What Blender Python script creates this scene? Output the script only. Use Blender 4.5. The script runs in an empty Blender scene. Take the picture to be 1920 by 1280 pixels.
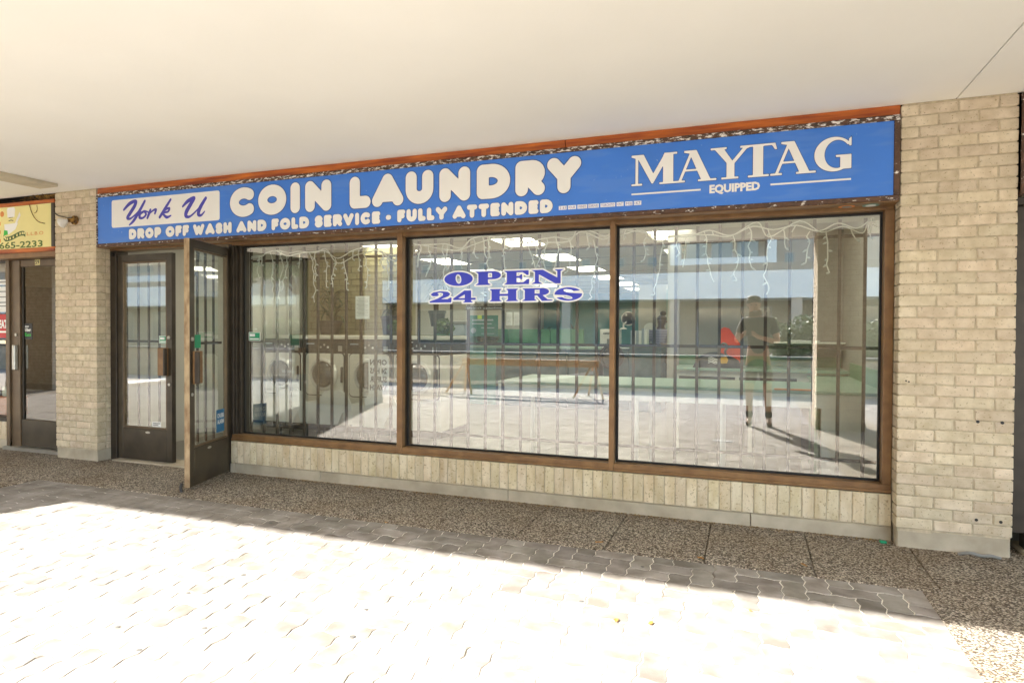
import bpy, bmesh, math, random
import numpy as np
from mathutils import Vector, Matrix
random.seed(7)
rnd = random.uniform
C = bpy.context.scene.collection
SC = bpy.context.scene
R = math.radians
# ------------------------------------------------------------------ camera
cam = bpy.data.objects.new('camera', bpy.data.cameras.new('camera')); C.objects.link(cam)
cam.data.sensor_width = 36; cam.data.lens = 22.39; cam.data.clip_start = .02; cam.data.clip_end = 400
_R = [[0.9372908, 0.0096268, -0.3484153], [0.3485155, -0.0121666, 0.9372241], [0.0047835, -0.9998796, -0.0147588]]
m4 = Matrix.Identity(4)
for i in range(3):
    m4[i][0] = _R[i][0]; m4[i][1] = -_R[i][1]; m4[i][2] = -_R[i][2]
m4[0][3], m4[1][3], m4[2][3] = 0, -4.47, 1.305
cam.matrix_world = m4
SC.camera = cam
# ------------------------------------------------------------------ sky, sun, exposure
SUN_AZ = math.atan2(-.34, -.94)      # direction towards the sun, measured from +Y to +X
SUN_EL = R(30.8)
w = bpy.data.worlds.new('World'); SC.world = w; w.use_nodes = True
nt = w.node_tree; nt.nodes.clear()
sky = nt.nodes.new('ShaderNodeTexSky'); sky.sky_type = 'NISHITA'; sky.sun_disc = False
sky.sun_elevation = SUN_EL; sky.sun_rotation = SUN_AZ; sky.dust_density = 1.5; sky.ozone_density = 1.0
bg = nt.nodes.new('ShaderNodeBackground'); bg.inputs[1].default_value = .15
wo = nt.nodes.new('ShaderNodeOutputWorld')
nt.links.new(sky.outputs[0], bg.inputs[0]); nt.links.new(bg.outputs[0], wo.inputs[0])
sl = bpy.data.lights.new('sun', 'SUN'); sl.energy = 3.1; sl.angle = R(.53); sl.color = (1, .975, .93)
sun = bpy.data.objects.new('sun', sl); C.objects.link(sun)
sd = Vector((math.sin(SUN_AZ) * math.cos(SUN_EL), math.cos(SUN_AZ) * math.cos(SUN_EL), math.sin(SUN_EL)))
sun.rotation_euler = sd.to_track_quat('Z', 'Y').to_euler(); sun.location = (-4, -12, 8)
vs = SC.view_settings; vs.view_transform = 'Standard'; vs.look = 'None'; vs.gamma = 1; vs.use_curve_mapping = False
vs.exposure = 3.38
cy = SC.cycles
cy.max_bounces = 10; cy.diffuse_bounces = 5; cy.glossy_bounces = 4; cy.transparent_max_bounces = 16; cy.transmission_bounces = 4
cy.sample_clamp_indirect = 8; cy.caustics_reflective = False; cy.caustics_refractive = False; cy.use_denoising = True; cy.denoising_prefilter = "ACCURATE"; cy.denoising_quality = "HIGH"

# ------------------------------------------------------------------ materials
MATS = {}
def M(name, col, rough=.6, metal=0, spec=.5, col2=None, var=.18, vs_=6., lo=.35, hi=.65, detail=5, bump=0., bs=80., bd=.004, rand=0., hue=0., dist=0.,
      stretch=None, dirt=None, dirt_s=1.3, dirt_a=.5):
    m = bpy.data.materials.new(name); m.use_nodes = True; MATS[name] = m
    n, L = m.node_tree.nodes, m.node_tree.links
    b = n['Principled BSDF']
    b.inputs['Roughness'].default_value = rough; b.inputs['Metallic'].default_value = metal; b.inputs['Specular IOR Level'].default_value = spec
    g = n.new('ShaderNodeNewGeometry'); pos = g.outputs['Position']
    if stretch:
        mp = n.new('ShaderNodeMapping'); mp.inputs['Scale'].default_value = stretch; L.new(pos, mp.inputs[0]); pos = mp.outputs[0]
    if rand:
        oi = n.new('ShaderNodeObjectInfo'); va = n.new('ShaderNodeVectorMath'); va.operation = 'SCALE'
        cx = n.new('ShaderNodeCombineXYZ'); L.new(oi.outputs['Random'], cx.inputs[0]); L.new(oi.outputs['Random'], cx.inputs[2])
        L.new(cx.outputs[0], va.inputs[0]); va.inputs['Scale'].default_value = 37.
        ad = n.new('ShaderNodeVectorMath'); L.new(pos, ad.inputs[0]); L.new(va.outputs[0], ad.inputs[1]); pos = ad.outputs[0]
    t = n.new('ShaderNodeTexNoise'); t.inputs['Scale'].default_value = vs_; t.inputs['Detail'].default_value = detail; t.inputs['Distortion'].default_value = dist
    L.new(pos, t.inputs['Vector'])
    r = n.new('ShaderNodeValToRGB'); r.color_ramp.elements[0].position = lo; r.color_ramp.elements[1].position = hi
    c2 = col2 if col2 else tuple(c * (1 - var) for c in col)
    r.color_ramp.elements[0].color = (*c2, 1); r.color_ramp.elements[1].color = (*col, 1)
    L.new(t.outputs[0], r.inputs[0]); out = r.outputs[0]
    if dirt:
        t2 = n.new('ShaderNodeTexNoise'); t2.inputs['Scale'].default_value = dirt_s; t2.inputs['Detail'].default_value = 6
        L.new(g.outputs['Position'], t2.inputs['Vector'])
        mr = n.new('ShaderNodeMapRange'); mr.inputs[1].default_value = .48; mr.inputs[2].default_value = .75; mr.inputs[4].default_value = dirt_a
        L.new(t2.outputs[0], mr.inputs[0])
        mx = n.new('ShaderNodeMix'); mx.data_type = 'RGBA'; L.new(mr.outputs[0], mx.inputs[0]); L.new(out, mx.inputs[6]); mx.inputs[7].default_value = (*dirt, 1); out = mx.outputs[2]
    if rand:
        hs = n.new('ShaderNodeHueSaturation'); L.new(out, hs.inputs['Color'])
        mr = n.new('ShaderNodeMapRange'); mr.inputs[3].default_value = 1 - rand; mr.inputs[4].default_value = 1 + rand
        L.new(oi.outputs['Random'], mr.inputs[0]); L.new(mr.outputs[0], hs.inputs['Value'])
        if hue:
            ml = n.new('ShaderNodeMath'); ml.operation = 'MULTIPLY'; ml.inputs[1].default_value = 7.31; L.new(oi.outputs['Random'], ml.inputs[0])
            fr = n.new('ShaderNodeMath'); fr.operation = 'FRACT'; L.new(ml.outputs[0], fr.inputs[0])
            m2 = n.new('ShaderNodeMapRange'); m2.inputs[3].default_value = .5 - hue; m2.inputs[4].default_value = .5 + hue
            L.new(fr.outputs[0], m2.inputs[0]); L.new(m2.outputs[0], hs.inputs['Hue'])
        out = hs.outputs[0]
    L.new(out, b.inputs['Base Color'])
    if bump:
        t3 = n.new('ShaderNodeTexNoise'); t3.inputs['Scale'].default_value = bs; t3.inputs['Detail'].default_value = 4; L.new(pos, t3.inputs['Vector'])
        bp = n.new('ShaderNodeBump'); bp.inputs['Strength'].default_value = bump; bp.inputs['Distance'].default_value = bd
        L.new(t3.outputs[0], bp.inputs['Height']); L.new(bp.outputs[0], b.inputs['Normal'])
    return m
def add_pits(m, col, scale, thr, amt=.8, stretch=None):
    """small dark specks (voronoi cells kept where a noise allows)"""
    n, L = m.node_tree.nodes, m.node_tree.links
    b = n['Principled BSDF']; src = b.inputs['Base Color'].links[0].from_socket
    g = n.new('ShaderNodeNewGeometry')
    t = n.new('ShaderNodeTexNoise'); t.inputs['Scale'].default_value = scale; t.inputs['Detail'].default_value = 3; t.inputs['Roughness'].default_value = .7
    pv = g.outputs['Position']
    if stretch:
        mp = n.new('ShaderNodeMapping'); mp.inputs['Scale'].default_value = stretch; L.new(pv, mp.inputs[0]); pv = mp.outputs[0]
    L.new(pv, t.inputs['Vector'])
    mr = n.new('ShaderNodeMapRange'); mr.inputs[1].default_value = thr; mr.inputs[2].default_value = thr + .06; mr.inputs[4].default_value = amt
    L.new(t.outputs[0], mr.inputs[0])
    mx = n.new('ShaderNodeMix'); mx.data_type = 'RGBA'; L.new(mr.outputs[0], mx.inputs[0]); L.new(src, mx.inputs[6]); mx.inputs[7].default_value = (*col, 1)
    L.new(mx.outputs[2], b.inputs['Base Color'])
    return m
def emis(name, col, s):
    m = M(name, col, .5); b = m.node_tree.nodes['Principled BSDF']
    b.inputs['Emission Color'].default_value = (*col, 1); b.inputs['Emission Strength'].default_value = s
    return m
def glass(name, base=.14, tint=(.93, .97, .95)):
    m = bpy.data.materials.new(name); m.use_nodes = True; n, L = m.node_tree.nodes, m.node_tree.links; n.clear(); MATS[name] = m
    o = n.new('ShaderNodeOutputMaterial'); mx = n.new('ShaderNodeMixShader'); tr = n.new('ShaderNodeBsdfTransparent'); gl = n.new('ShaderNodeBsdfGlossy')
    tr.inputs[0].default_value = (*tint, 1); gl.inputs[0].default_value = (1, .985, .96, 1); gl.inputs['Roughness'].default_value = 0
    lw = n.new('ShaderNodeLayerWeight'); lw.inputs[0].default_value = .5
    p = n.new('ShaderNodeMath'); p.operation = 'POWER'; p.inputs[1].default_value = 4; L.new(lw.outputs['Facing'], p.inputs[0])
    q = n.new('ShaderNodeMath'); q.operation = 'MULTIPLY_ADD'; q.inputs[1].default_value = .55; q.inputs[2].default_value = base; L.new(p.outputs[0], q.inputs[0])
    L.new(q.outputs[0], mx.inputs[0]); L.new(tr.outputs[0], mx.inputs[1]); L.new(gl.outputs[0], mx.inputs[2]); L.new(mx.outputs[0], o.inputs[0])
    return m

M('brick', (.70, .60, .455), .9, spec=.2, col2=(.55, .455, .32), vs_=13, rand=.10, hue=.008, dirt=(.40, .31, .19), dirt_s=2.2, dirt_a=.3, bump=.9, bs=170, bd=.003)
add_pits(MATS['brick'], (.25, .185, .10), 62, .60, .7)
M('soldier', (.76, .665, .49), .9, spec=.2, col2=(.60, .49, .31), vs_=14, rand=.09, hue=.008, bump=1., bs=130, bd=.004, stretch=(1, 1, .35))
add_pits(MATS['soldier'], (.27, .19, .09), 60, .59, .65)
M('mortar', (.58, .49, .35), .95, spec=.1, var=.3, vs_=30, bump=.6, bs=200)
M('concrete', (.54, .475, .365), .9, spec=.2, col2=(.39, .335, .25), vs_=5, bump=.5, bs=120, bd=.002, dirt=(.22, .17, .10), dirt_s=2.2, dirt_a=.35)
M('soffit', (.88, .865, .81), .85, spec=.2, var=.05, vs_=.9, dirt=(.83, .79, .68), dirt_s=.5, dirt_a=.35, bump=.12, bs=60)
M('soffit_patch', (.62, .55, .40), .85, var=.2, vs_=6)
M('bronze', (.27, .15, .062), .40, metal=.2, col2=(.19, .10, .042), vs_=10, bump=.05, bs=40)
M('bronze_bead', (.16, .11, .065), .4, metal=.3, var=.25)
M('bronze_dark', (.055, .042, .03), .45, metal=.3, var=.3, vs_=10)
M('bronze_door', (.085, .068, .046), .38, metal=.4, col2=(.055, .043, .03), vs_=5, bump=.04)
M('gasket', (.012, .011, .01), .6)
M('bare_metal', (.46, .34, .20), .5, metal=.3, col2=(.25, .16, .085), vs_=22, detail=8, lo=.35, hi=.60, stretch=(1, 1, .4))
M('aluminium', (.55, .53, .48), .35, metal=.8, var=.2)
M('steel', (.6, .6, .58), .3, metal=1, var=.15)
M('sign_frame', (.11, .052, .028), .6, col2=(.055, .028, .016), vs_=30)
add_pits(MATS['sign_frame'], (.8, .76, .70), 50, .60, .95, (.4, 1, 1))
M('sign_frame_flaked', (.11, .052, .028), .6, col2=(.04, .024, .016), vs_=40)
add_pits(MATS['sign_frame_flaked'], (.82, .78, .72), 60, .52, .9, (.35, 1, 1.1))
M('orange_wood', (.62, .17, .02), .4, col2=(.26, .045, .010), vs_=2.2, lo=.36, hi=.66, stretch=(1, 4, 12), detail=7)
M('sign_blue', (.05, .205, .70), .30, var=.10, vs_=1.5, spec=.5)
add_pits(MATS['sign_blue'], (.5, .6, .72), 34, .70, .6)
add_pits(MATS['sign_blue'], (.09, .235, .66), 2.2, .52, .5, (.5, 1, 2.2))
M('sign_white', (.84, .825, .785), .4, var=.03)
M('outline_blue', (.03, .075, .27), .4)
M('script_blue', (.065, .062, .46), .4)
M('decal_blue', (.045, .06, .55), .35, var=.05)
M('decal_white', (.88, .88, .86), .4, var=.02)
M('black', (.012, .012, .013), .4)
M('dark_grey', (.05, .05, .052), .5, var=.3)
M('mid_grey', (.25, .245, .23), .5)
M('white', (.78, .77, .73), .5, var=.05)
M('paper', (.85, .85, .83), .8, var=.03)
M('sticker_green', (.015, .30, .14), .4)
M('sticker_blue', (.03, .16, .33), .4)
M('sign_yellow', (.86, .77, .33), .4, var=.10, vs_=2.5)
M('green_ink', (.10, .17, .025), .5)
M('green_ribbon', (.06, .12, .02), .5)
M('orange_ink', (.80, .28, .06), .5)
M('orange_box', (.75, .17, .05), .5)
M('red_sign', (.62, .006, .008), .35)
M('lime', (.04, .55, .06), .4)
M('nest', (.42, .24, .06), .95, col2=(.10, .05, .015), vs_=26, lo=.42, hi=.58, bump=1., bs=60, bd=.02)
M('wire', (.025, .02, .018), .6)
M('cord_white', (.88, .85, .79), .5, var=.1)
M('bulb', (.75, .75, .72), .15, spec=.8)
M('grille_paint', (.05, .033, .025), .5, var=.35, vs_=18)
# pavers, joints, exposed aggregate
M('paver', (.305, .28, .25), .92, spec=.15, col2=(.18, .16, .135), vs_=7, rand=.22, hue=.012, bump=.8, bs=260, bd=.002)
add_pits(MATS['paver'], (.13, .10, .075), 190, .64, .55)
M('joint_sand', (.75, .71, .62), .95, spec=.1, col2=(.16, .13, .10), vs_=1.7, lo=.34, hi=.42, detail=6)
def aggregate(name, light, dark, sc=70.):
    m = M(name, light, .9, spec=.2); n, L = m.node_tree.nodes, m.node_tree.links; b = n['Principled BSDF']
    g = n.new('ShaderNodeNewGeometry'); mp = n.new('ShaderNodeMapping'); mp.inputs['Scale'].default_value = (1, 1, 1); L.new(g.outputs['Position'], mp.inputs[0])
    v = n.new('ShaderNodeTexVoronoi'); v.inputs['Scale'].default_value = sc; L.new(mp.outputs[0], v.inputs['Vector'])
    r = n.new('ShaderNodeValToRGB'); e = r.color_ramp.elements; e[0].position = .12; e[0].color = (*dark, 1); e[1].position = .85; e[1].color = (*light, 1)
    k = r.color_ramp.elements.new(.5); k.color = tuple((a + c_) * .43 for a, c_ in zip(dark, light)) + (1,)
    sp = n.new('ShaderNodeSeparateColor'); L.new(v.outputs['Color'], sp.inputs[0]); L.new(sp.outputs[0], r.inputs[0])
    d = n.new('ShaderNodeMapRange'); d.inputs[1].default_value = .35; d.inputs[2].default_value = .75; d.inputs[3].default_value = 1; d.inputs[4].default_value = .35; L.new(v.outputs['Distance'], d.inputs[0])
    t = n.new('ShaderNodeTexNoise'); t.inputs['Scale'].default_value = 1.6; t.inputs['Detail'].default_value = 5; L.new(g.outputs['Position'], t.inputs['Vector'])
    tr = n.new('ShaderNodeMapRange'); tr.inputs[1].default_value = .42; tr.inputs[2].default_value = .66; tr.inputs[4].default_value = .30; L.new(t.outputs[0], tr.inputs[0])
    mx = n.new('ShaderNodeMix'); mx.data_type = 'RGBA'; L.new(tr.outputs[0], mx.inputs[0]); L.new(r.outputs[0], mx.inputs[6]); mx.inputs[7].default_value = (.22, .13, .05, 1)
    m3 = n.new('ShaderNodeMix'); m3.data_type = 'RGBA'; m3.blend_type = 'MULTIPLY'; m3.inputs[0].default_value = 1
    L.new(mx.outputs[2], m3.inputs[6]); L.new(d.outputs[0], m3.inputs[7]); L.new(m3.outputs[2], b.inputs['Base Color'])
    iv = n.new('ShaderNodeMath'); iv.operation = 'SUBTRACT'; iv.inputs[0].default_value = 1; L.new(v.outputs['Distance'], iv.inputs[1])
    bp = n.new('ShaderNodeBump'); bp.inputs['Strength'].default_value = 1; bp.inputs['Distance'].default_value = .008; L.new(iv.outputs[0], bp.inputs['Height']); L.new(bp.outputs[0], b.inputs['Normal'])
aggregate('aggregate', (.62, .54, .43), (.12, .095, .07), 112.)
# interior
M('wall_beige', (.47, .45, .39), .8, var=.05, vs_=2)
M('wall_grey', (.30, .29, .265), .8, var=.05, vs_=2)
M('wall_olive', (.36, .33, .19), .8, var=.1, vs_=3)
M('olive_line', (.20, .18, .10), .8)
M('wall_teal', (.09, .25, .24), .5, var=.15, vs_=3)
M('teal', (.12, .33, .29), .35, var=.15)
M('teal_dark', (.045, .12, .135), .35, var=.3)
M('green_panel', (.11, .25, .14), .35, var=.2)
M('green_top', (.30, .44, .36), .3, var=.1)
M('laminate', (.84, .83, .79), .35, var=.05)
M('shop_floor', (.20, .19, .165), .35, var=.1, vs_=3)
M('ceiling_tile', (.55, .52, .43), .85, var=.06)
emis('troffer', (1., .92, .76), 1.2)
M('washer', (.70, .675, .60), .35, metal=.1, var=.06)
M('washer_dark', (.035, .034, .034), .35)
M('chrome', (.74, .72, .67), .25, metal=.2)
M('porthole', (.075, .075, .07), .05, spec=.9)
M('leaf', (.075, .10, .03), .45, col2=(.04, .06, .016), vs_=12)
M('leaf_bright', (.10, .16, .03), .45, col2=(.05, .10, .02), vs_=12)
M('leaf_tree', (.11, .17, .03), .5, col2=(.05, .09, .018), vs_=.9)
M('leaf_bush', (.19, .21, .075), .55, col2=(.10, .12, .04), vs_=1.4)
M('bark', (.12, .085, .055), .9, var=.4, bump=.8, bs=20, bd=.02)
M('pot', (.055, .04, .03), .6)
M('blue_white', (.42, .48, .54), .4)
M('poster_green', (.03, .20, .17), .5)
M('hi_vis', (.55, .75, .12), .5)
M('red_plastic', (.85, .09, .02), .25, var=.15)
M('bag_dark', (.022, .028, .034), .7, var=.4)
M('yellow', (.75, .42, .05), .5)
M('daylight_paint', (.75, .8, .7), .6)  # pale opaque colour paints the daylight in the rear doorway
# people
M('skin_light', (.50, .31, .21), .5, var=.08)
M('skin_dark', (.11, .06, .04), .5, var=.1)
M('hair_brown', (.045, .032, .022), .6)
M('hair_black', (.012, .011, .012), .6)
M('shirt_charcoal', (.03, .03, .032), .85, var=.2, bump=.4, bs=30)
M('shorts_grey', (.30, .28, .24), .85, var=.15)
M('sock_black', (.02, .02, .022), .9)
M('shoe', (.05, .05, .055), .6)
M('mask_white', (.70, .72, .72), .8)
M('shirt_olive', (.14, .12, .02), .8)
def striped(name, a, b_, sc):
    m = M(name, a, .8); n, L = m.node_tree.nodes, m.node_tree.links
    g = n.new('ShaderNodeNewGeometry'); wv = n.new('ShaderNodeTexWave'); wv.bands_direction = 'Z'; wv.inputs['Scale'].default_value = sc; wv.inputs['Distortion'].default_value = 1.2
    L.new(g.outputs['Position'], wv.inputs[0]); mx = n.new('ShaderNodeMix'); mx.data_type = 'RGBA'; mx.inputs[6].default_value = (*a, 1); mx.inputs[7].default_value = (*b_, 1)
    L.new(wv.outputs[0], mx.inputs[0]); L.new(mx.outputs[2], n['Principled BSDF'].inputs['Base Color'])
striped('shirt_stripe', (.13, .12, .22), (.42, .40, .50), 11)
# plaza
M('coping_stone', (.16, .145, .12), .9, var=.25, vs_=4)
M('plaza_far', (.36, .31, .25), .9, var=.25, vs_=4, bump=.3)
M('lawn', (.075, .10, .03), .9, col2=(.04, .06, .018), vs_=5, bump=.8, bs=40, bd=.05)
M('road', (.06, .058, .055), .9, var=.2)
M('podium_fascia', (.80, .77, .70), .7, var=.06)
M('podium_wall', (.36, .28, .20), .8, var=.15)
M('tower_brick', (.45, .36, .28), .85, var=.12, vs_=1.5)
M('tower_band', (.80, .78, .72), .7, var=.06)
M('tower_window', (.08, .10, .11), .08, spec=.9)
M('tower_frame', (.35, .34, .32), .6)
M('plank', (.55, .30, .12), .6, var=.25, vs_=8, stretch=(1, 8, 8))
M('tape', (.85, .82, .76), .5)
glass('pane_glass', .25); glass('clear_glass', .0)
MATS['clear_glass'].node_tree.nodes['Mix Shader'].inputs[0].links[0].from_socket.node.inputs[1].default_value = .0
glass('door_glass', .18)
glass('neighbour_glass', .17, (.75, .78, .72))

# ------------------------------------------------------------------ mesh helpers
LOC = {}
class MB:
    def __init__(s): s.v = []; s.f = []; s.m = []; s.mi = 0
    def add(s, vs, fs):
        o = len(s.v); s.v += [tuple(p) for p in vs]; s.f += [tuple(o + i for i in f) for f in fs]; s.m += [s.mi] * len(fs); return s
    def box(s, x0, x1, y0, y1, z0, z1):
        return s.add([(x0, y0, z0), (x1, y0, z0), (x1, y1, z0), (x0, y1, z0), (x0, y0, z1), (x1, y0, z1), (x1, y1, z1), (x0, y1, z1)],
                     [(0, 3, 2, 1), (4, 5, 6, 7), (0, 1, 5, 4), (1, 2, 6, 5), (2, 3, 7, 6), (3, 0, 4, 7)])
    def cbox(s, x0, x1, y0, y1, z0, z1, c=.004, jit=0.):
        """box with chamfered edges"""
        c = min(c, (x1 - x0) * .45, (y1 - y0) * .45, (z1 - z0) * .45)
        vs, idx = [], {}
        for i, x in ((0, x0), (1, x1)):
            for j, y in ((0, y0), (1, y1)):
                for k, z in ((0, z0), (1, z1)):
                    dx, dy, dz = (c if i == 0 else -c), (c if j == 0 else -c), (c if k == 0 else -c)
                    a = [rnd(-jit, jit) for _ in range(3)]
                    for q, p in (('x', (x, y + dy, z + dz)), ('y', (x + dx, y, z + dz)), ('z', (x + dx, y + dy, z))):
                        idx[(i, j, k, q)] = len(vs); vs.append((p[0] + a[0], p[1] + a[1], p[2] + a[2]))
        I = lambda i, j, k, q: idx[(i, j, k, q)]
        fs = [(I(0, 0, 0, 'x'), I(0, 0, 1, 'x'), I(0, 1, 1, 'x'), I(0, 1, 0, 'x')), (I(1, 0, 0, 'x'), I(1, 1, 0, 'x'), I(1, 1, 1, 'x'), I(1, 0, 1, 'x')),
              (I(0, 0, 0, 'y'), I(1, 0, 0, 'y'), I(1, 0, 1, 'y'), I(0, 0, 1, 'y')), (I(0, 1, 0, 'y'), I(0, 1, 1, 'y'), I(1, 1, 1, 'y'), I(1, 1, 0, 'y')),
              (I(0, 0, 0, 'z'), I(0, 1, 0, 'z'), I(1, 1, 0, 'z'), I(1, 0, 0, 'z')), (I(0, 0, 1, 'z'), I(1, 0, 1, 'z'), I(1, 1, 1, 'z'), I(0, 1, 1, 'z'))]
        for a in (0, 1):
            for b in (0, 1):
                fs += [(I(a, b, 0, 'x'), I(a, b, 0, 'y'), I(a, b, 1, 'y'), I(a, b, 1, 'x')), (I(a, 0, b, 'x'), I(a, 0, b, 'z'), I(a, 1, b, 'z'), I(a, 1, b, 'x')),
                       (I(0, a, b, 'y'), I(0, a, b, 'z'), I(1, a, b, 'z'), I(1, a, b, 'y'))]
                for k in (0, 1): fs.append((I(a, b, k, 'x'), I(a, b, k, 'y'), I(a, b, k, 'z')))
        return s.add(vs, fs)
    def tube(s, pts, r, n=6, caps=True):
        P = [Vector(p) for p in pts]; rs = r if isinstance(r, (list, tuple)) else [r] * len(P)
        vs, fs = [], []; up = None
        for i, p in enumerate(P):
            d = (P[min(i + 1, len(P) - 1)] - P[max(i - 1, 0)])
            if d.length < 1e-9: d = Vector((0, 0, 1))
            d.normalize()
            if up is None: up = Vector((0, 0, 1)) if abs(d.z) < .9 else Vector((1, 0, 0))
            a = d.cross(up); 
            if a.length < 1e-4: a = d.cross(Vector((.3, 1, .2)))
            a.normalize(); b = a.cross(d); up = b
            for k in range(n):
                t = 2 * math.pi * k / n; vs.append(p + (a * math.cos(t) + b * math.sin(t)) * rs[i])
        for i in range(len(P) - 1):
            for k in range(n): fs.append((i * n + k, i * n + (k + 1) % n, (i + 1) * n + (k + 1) % n, (i + 1) * n + k))
        if caps: fs += [tuple(range(n))[::-1], tuple((len(P) - 1) * n + k for k in range(n))]
        return s.add(vs, fs)
    def lathe(s, prof, c, axis='z', n=20):
        """prof: (radius, height) list"""
        vs, fs = [], []
        for r, h in prof:
            for k in range(n):
                t = 2 * math.pi * k / n; a, b = r * math.cos(t), r * math.sin(t)
                vs.append({'z': (c[0] + a, c[1] + b, c[2] + h), 'y': (c[0] + a, c[1] + h, c[2] + b), 'x': (c[0] + h, c[1] + a, c[2] + b)}[axis])
        for i in range(len(prof) - 1):
            for k in range(n): fs.append((i * n + k, i * n + (k + 1) % n, (i + 1) * n + (k + 1) % n, (i + 1) * n + k))
        fs += [tuple(range(n))[::-1], tuple((len(prof) - 1) * n + k for k in range(n))]
        return s.add(vs, fs)
    def prism(s, poly, y0, y1):
        """polygon in x,z extruded along y"""
        n = len(poly); vs = [(x, y0, z) for x, z in poly] + [(x, y1, z) for x, z in poly]
        return s.add(vs, [tuple(range(n)), tuple(range(n, 2 * n))[::-1]] + [(i, i + n, (i + 1) % n + n, (i + 1) % n) for i in range(n)])
    def xf(s, mat):
        s.v = [tuple(mat @ Vector(p)) for p in s.v]; return s
    def mesh(s, name, *mats, smooth=False):
        me = bpy.data.meshes.new(name); me.from_pydata(s.v, [], s.f)
        for m in mats: me.materials.append(MATS[m])
        if len(mats) > 1: me.polygons.foreach_set('material_index', s.m)
        if smooth: me.polygons.foreach_set('use_smooth', [True] * len(me.polygons))
        me.update(); bm = bmesh.new(); bm.from_mesh(me); bmesh.ops.recalc_face_normals(bm, faces=bm.faces); bm.to_mesh(me); bm.free()
        return me
    def build(s, name, *mats, parent=None, smooth=False, local=False):
        if parent is not None and not local:
            o = LOC[parent.name]; s.v = [(p[0] - o[0], p[1] - o[1], p[2] - o[2]) for p in s.v]
        return link(name, s.mesh(name, *mats, smooth=smooth), parent)
def link(name, me, parent=None, loc=None):
    o = bpy.data.objects.new(name, me); C.objects.link(o)
    if parent is not None: o.parent = parent; LOC[o.name] = LOC.get(parent.name, (0, 0, 0))
    else: LOC[o.name] = (0, 0, 0)
    if loc: o.location = loc
    return o
def tag(o, label=None, cat=None, group=None, kind=None):
    if label: o['label'] = label
    if cat: o['category'] = cat
    if group: o['group'] = group
    if kind: o['kind'] = kind
    return o
def thing(name, label, cat, loc=(0, 0, 0), group=None, rz=0):
    o = bpy.data.objects.new(name, None); C.objects.link(o); o.location = loc; o.rotation_euler.z = rz; o.empty_display_size = .1
    LOC[o.name] = tuple(loc); return tag(o, label, cat, group)
def piece(name, me, parent, wloc):
    """one more object on a shared mesh, placed at a world point under its thing"""
    o = LOC[parent.name]; ob = bpy.data.objects.new(name, me); C.objects.link(ob); ob.parent = parent
    ob.location = (wloc[0] - o[0], wloc[1] - o[1], wloc[2] - o[2]); return ob
def struct(name, mb, *mats, label=None, **k):
    o = mb.build(name, *mats, **k); o['kind'] = 'structure'
    if label: o['label'] = label
    return o
def copy_tree(o, parent=None):
    c = o.copy(); C.objects.link(c)
    if parent is not None: c.parent = parent
    LOC[c.name] = LOC.get(o.name, (0, 0, 0))
    for ch in list(o.children): copy_tree(ch, c)
    return c
def B(*a): return MB().box(*a)
def pane(x0, x1, y0, y1, z0, z1, mat, parent, face=-1, local=False):
    """glass sheet: reflective street face, clear inner faces"""
    q = MB(); q.box(x0, x1, y0, y1, z0, z1); q.m = [1] * 6; q.m[2 if face < 0 else 4] = 0
    o = q.build('pane', mat, 'clear_glass', parent=parent, local=local); return o
def CB(*a, **k): return MB().cbox(*a, **k)

# ------------------------------------------------------------------ lettering: shapes as distance fields, contoured into clean flat meshes
def crom(P, n=6):
    P = [np.array(p, float) for p in P]; out = []
    for i in range(len(P) - 1):
        a, b, c, d = P[max(i - 1, 0)], P[i], P[i + 1], P[min(i + 2, len(P) - 1)]
        for t in np.linspace(0, 1, n, endpoint=False):
            out.append(.5 * (2 * b + (c - a) * t + (2 * a - 5 * b + 4 * c - d) * t * t + (3 * b - a - 3 * c + d) * t ** 3))
    out.append(P[-1]); return out
def arc(cx, cy, rx, ry, a0, a1, n=14):
    return [(cx + rx * math.cos(R(t)), cy + ry * math.sin(R(t))) for t in np.linspace(a0, a1, n)]
def d_stroke(X, Z, P, r):
    rs = r if isinstance(r, (list, tuple, np.ndarray)) else [r] * len(P)
    D = np.full(X.shape, 9.)
    for (a, b, ra, rb) in zip(P[:-1], P[1:], rs[:-1], rs[1:]):
        ax, az, bx, bz = a[0], a[1], b[0], b[1]; dx, dz = bx - ax, bz - az; L2 = dx * dx + dz * dz + 1e-12
        t = np.clip(((X - ax) * dx + (Z - az) * dz) / L2, 0, 1)
        D = np.minimum(D, np.hypot(X - ax - t * dx, Z - az - t * dz) - (ra + (rb - ra) * t))
    return D
def d_poly(X, Z, P):
    D = np.full(X.shape, 9.); ins = np.zeros(X.shape, bool); n = len(P)
    for i in range(n):
        ax, az = P[i]; bx, bz = P[(i + 1) % n]; dx, dz = bx - ax, bz - az; L2 = dx * dx + dz * dz + 1e-12
        t = np.clip(((X - ax) * dx + (Z - az) * dz) / L2, 0, 1); D = np.minimum(D, np.hypot(X - ax - t * dx, Z - az - t * dz))
        cr = ((az > Z) != (bz > Z)); xi = ax + (Z - az) * dx / (dz if abs(dz) > 1e-12 else 1e-12); ins ^= cr & (X < xi)
    return np.where(ins, -D, D)
def d_ell(X, Z, cx, cz, rx, rz, tilt=0):
    c, s_ = math.cos(R(tilt)), math.sin(R(tilt)); U = ((X - cx) * c + (Z - cz) * s_) / rx; V = (-(X - cx) * s_ + (Z - cz) * c) / rz
    k = np.hypot(U, V); g = np.hypot(U / rx, V / rz) + 1e-9; return k * (k - 1) / g
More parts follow.
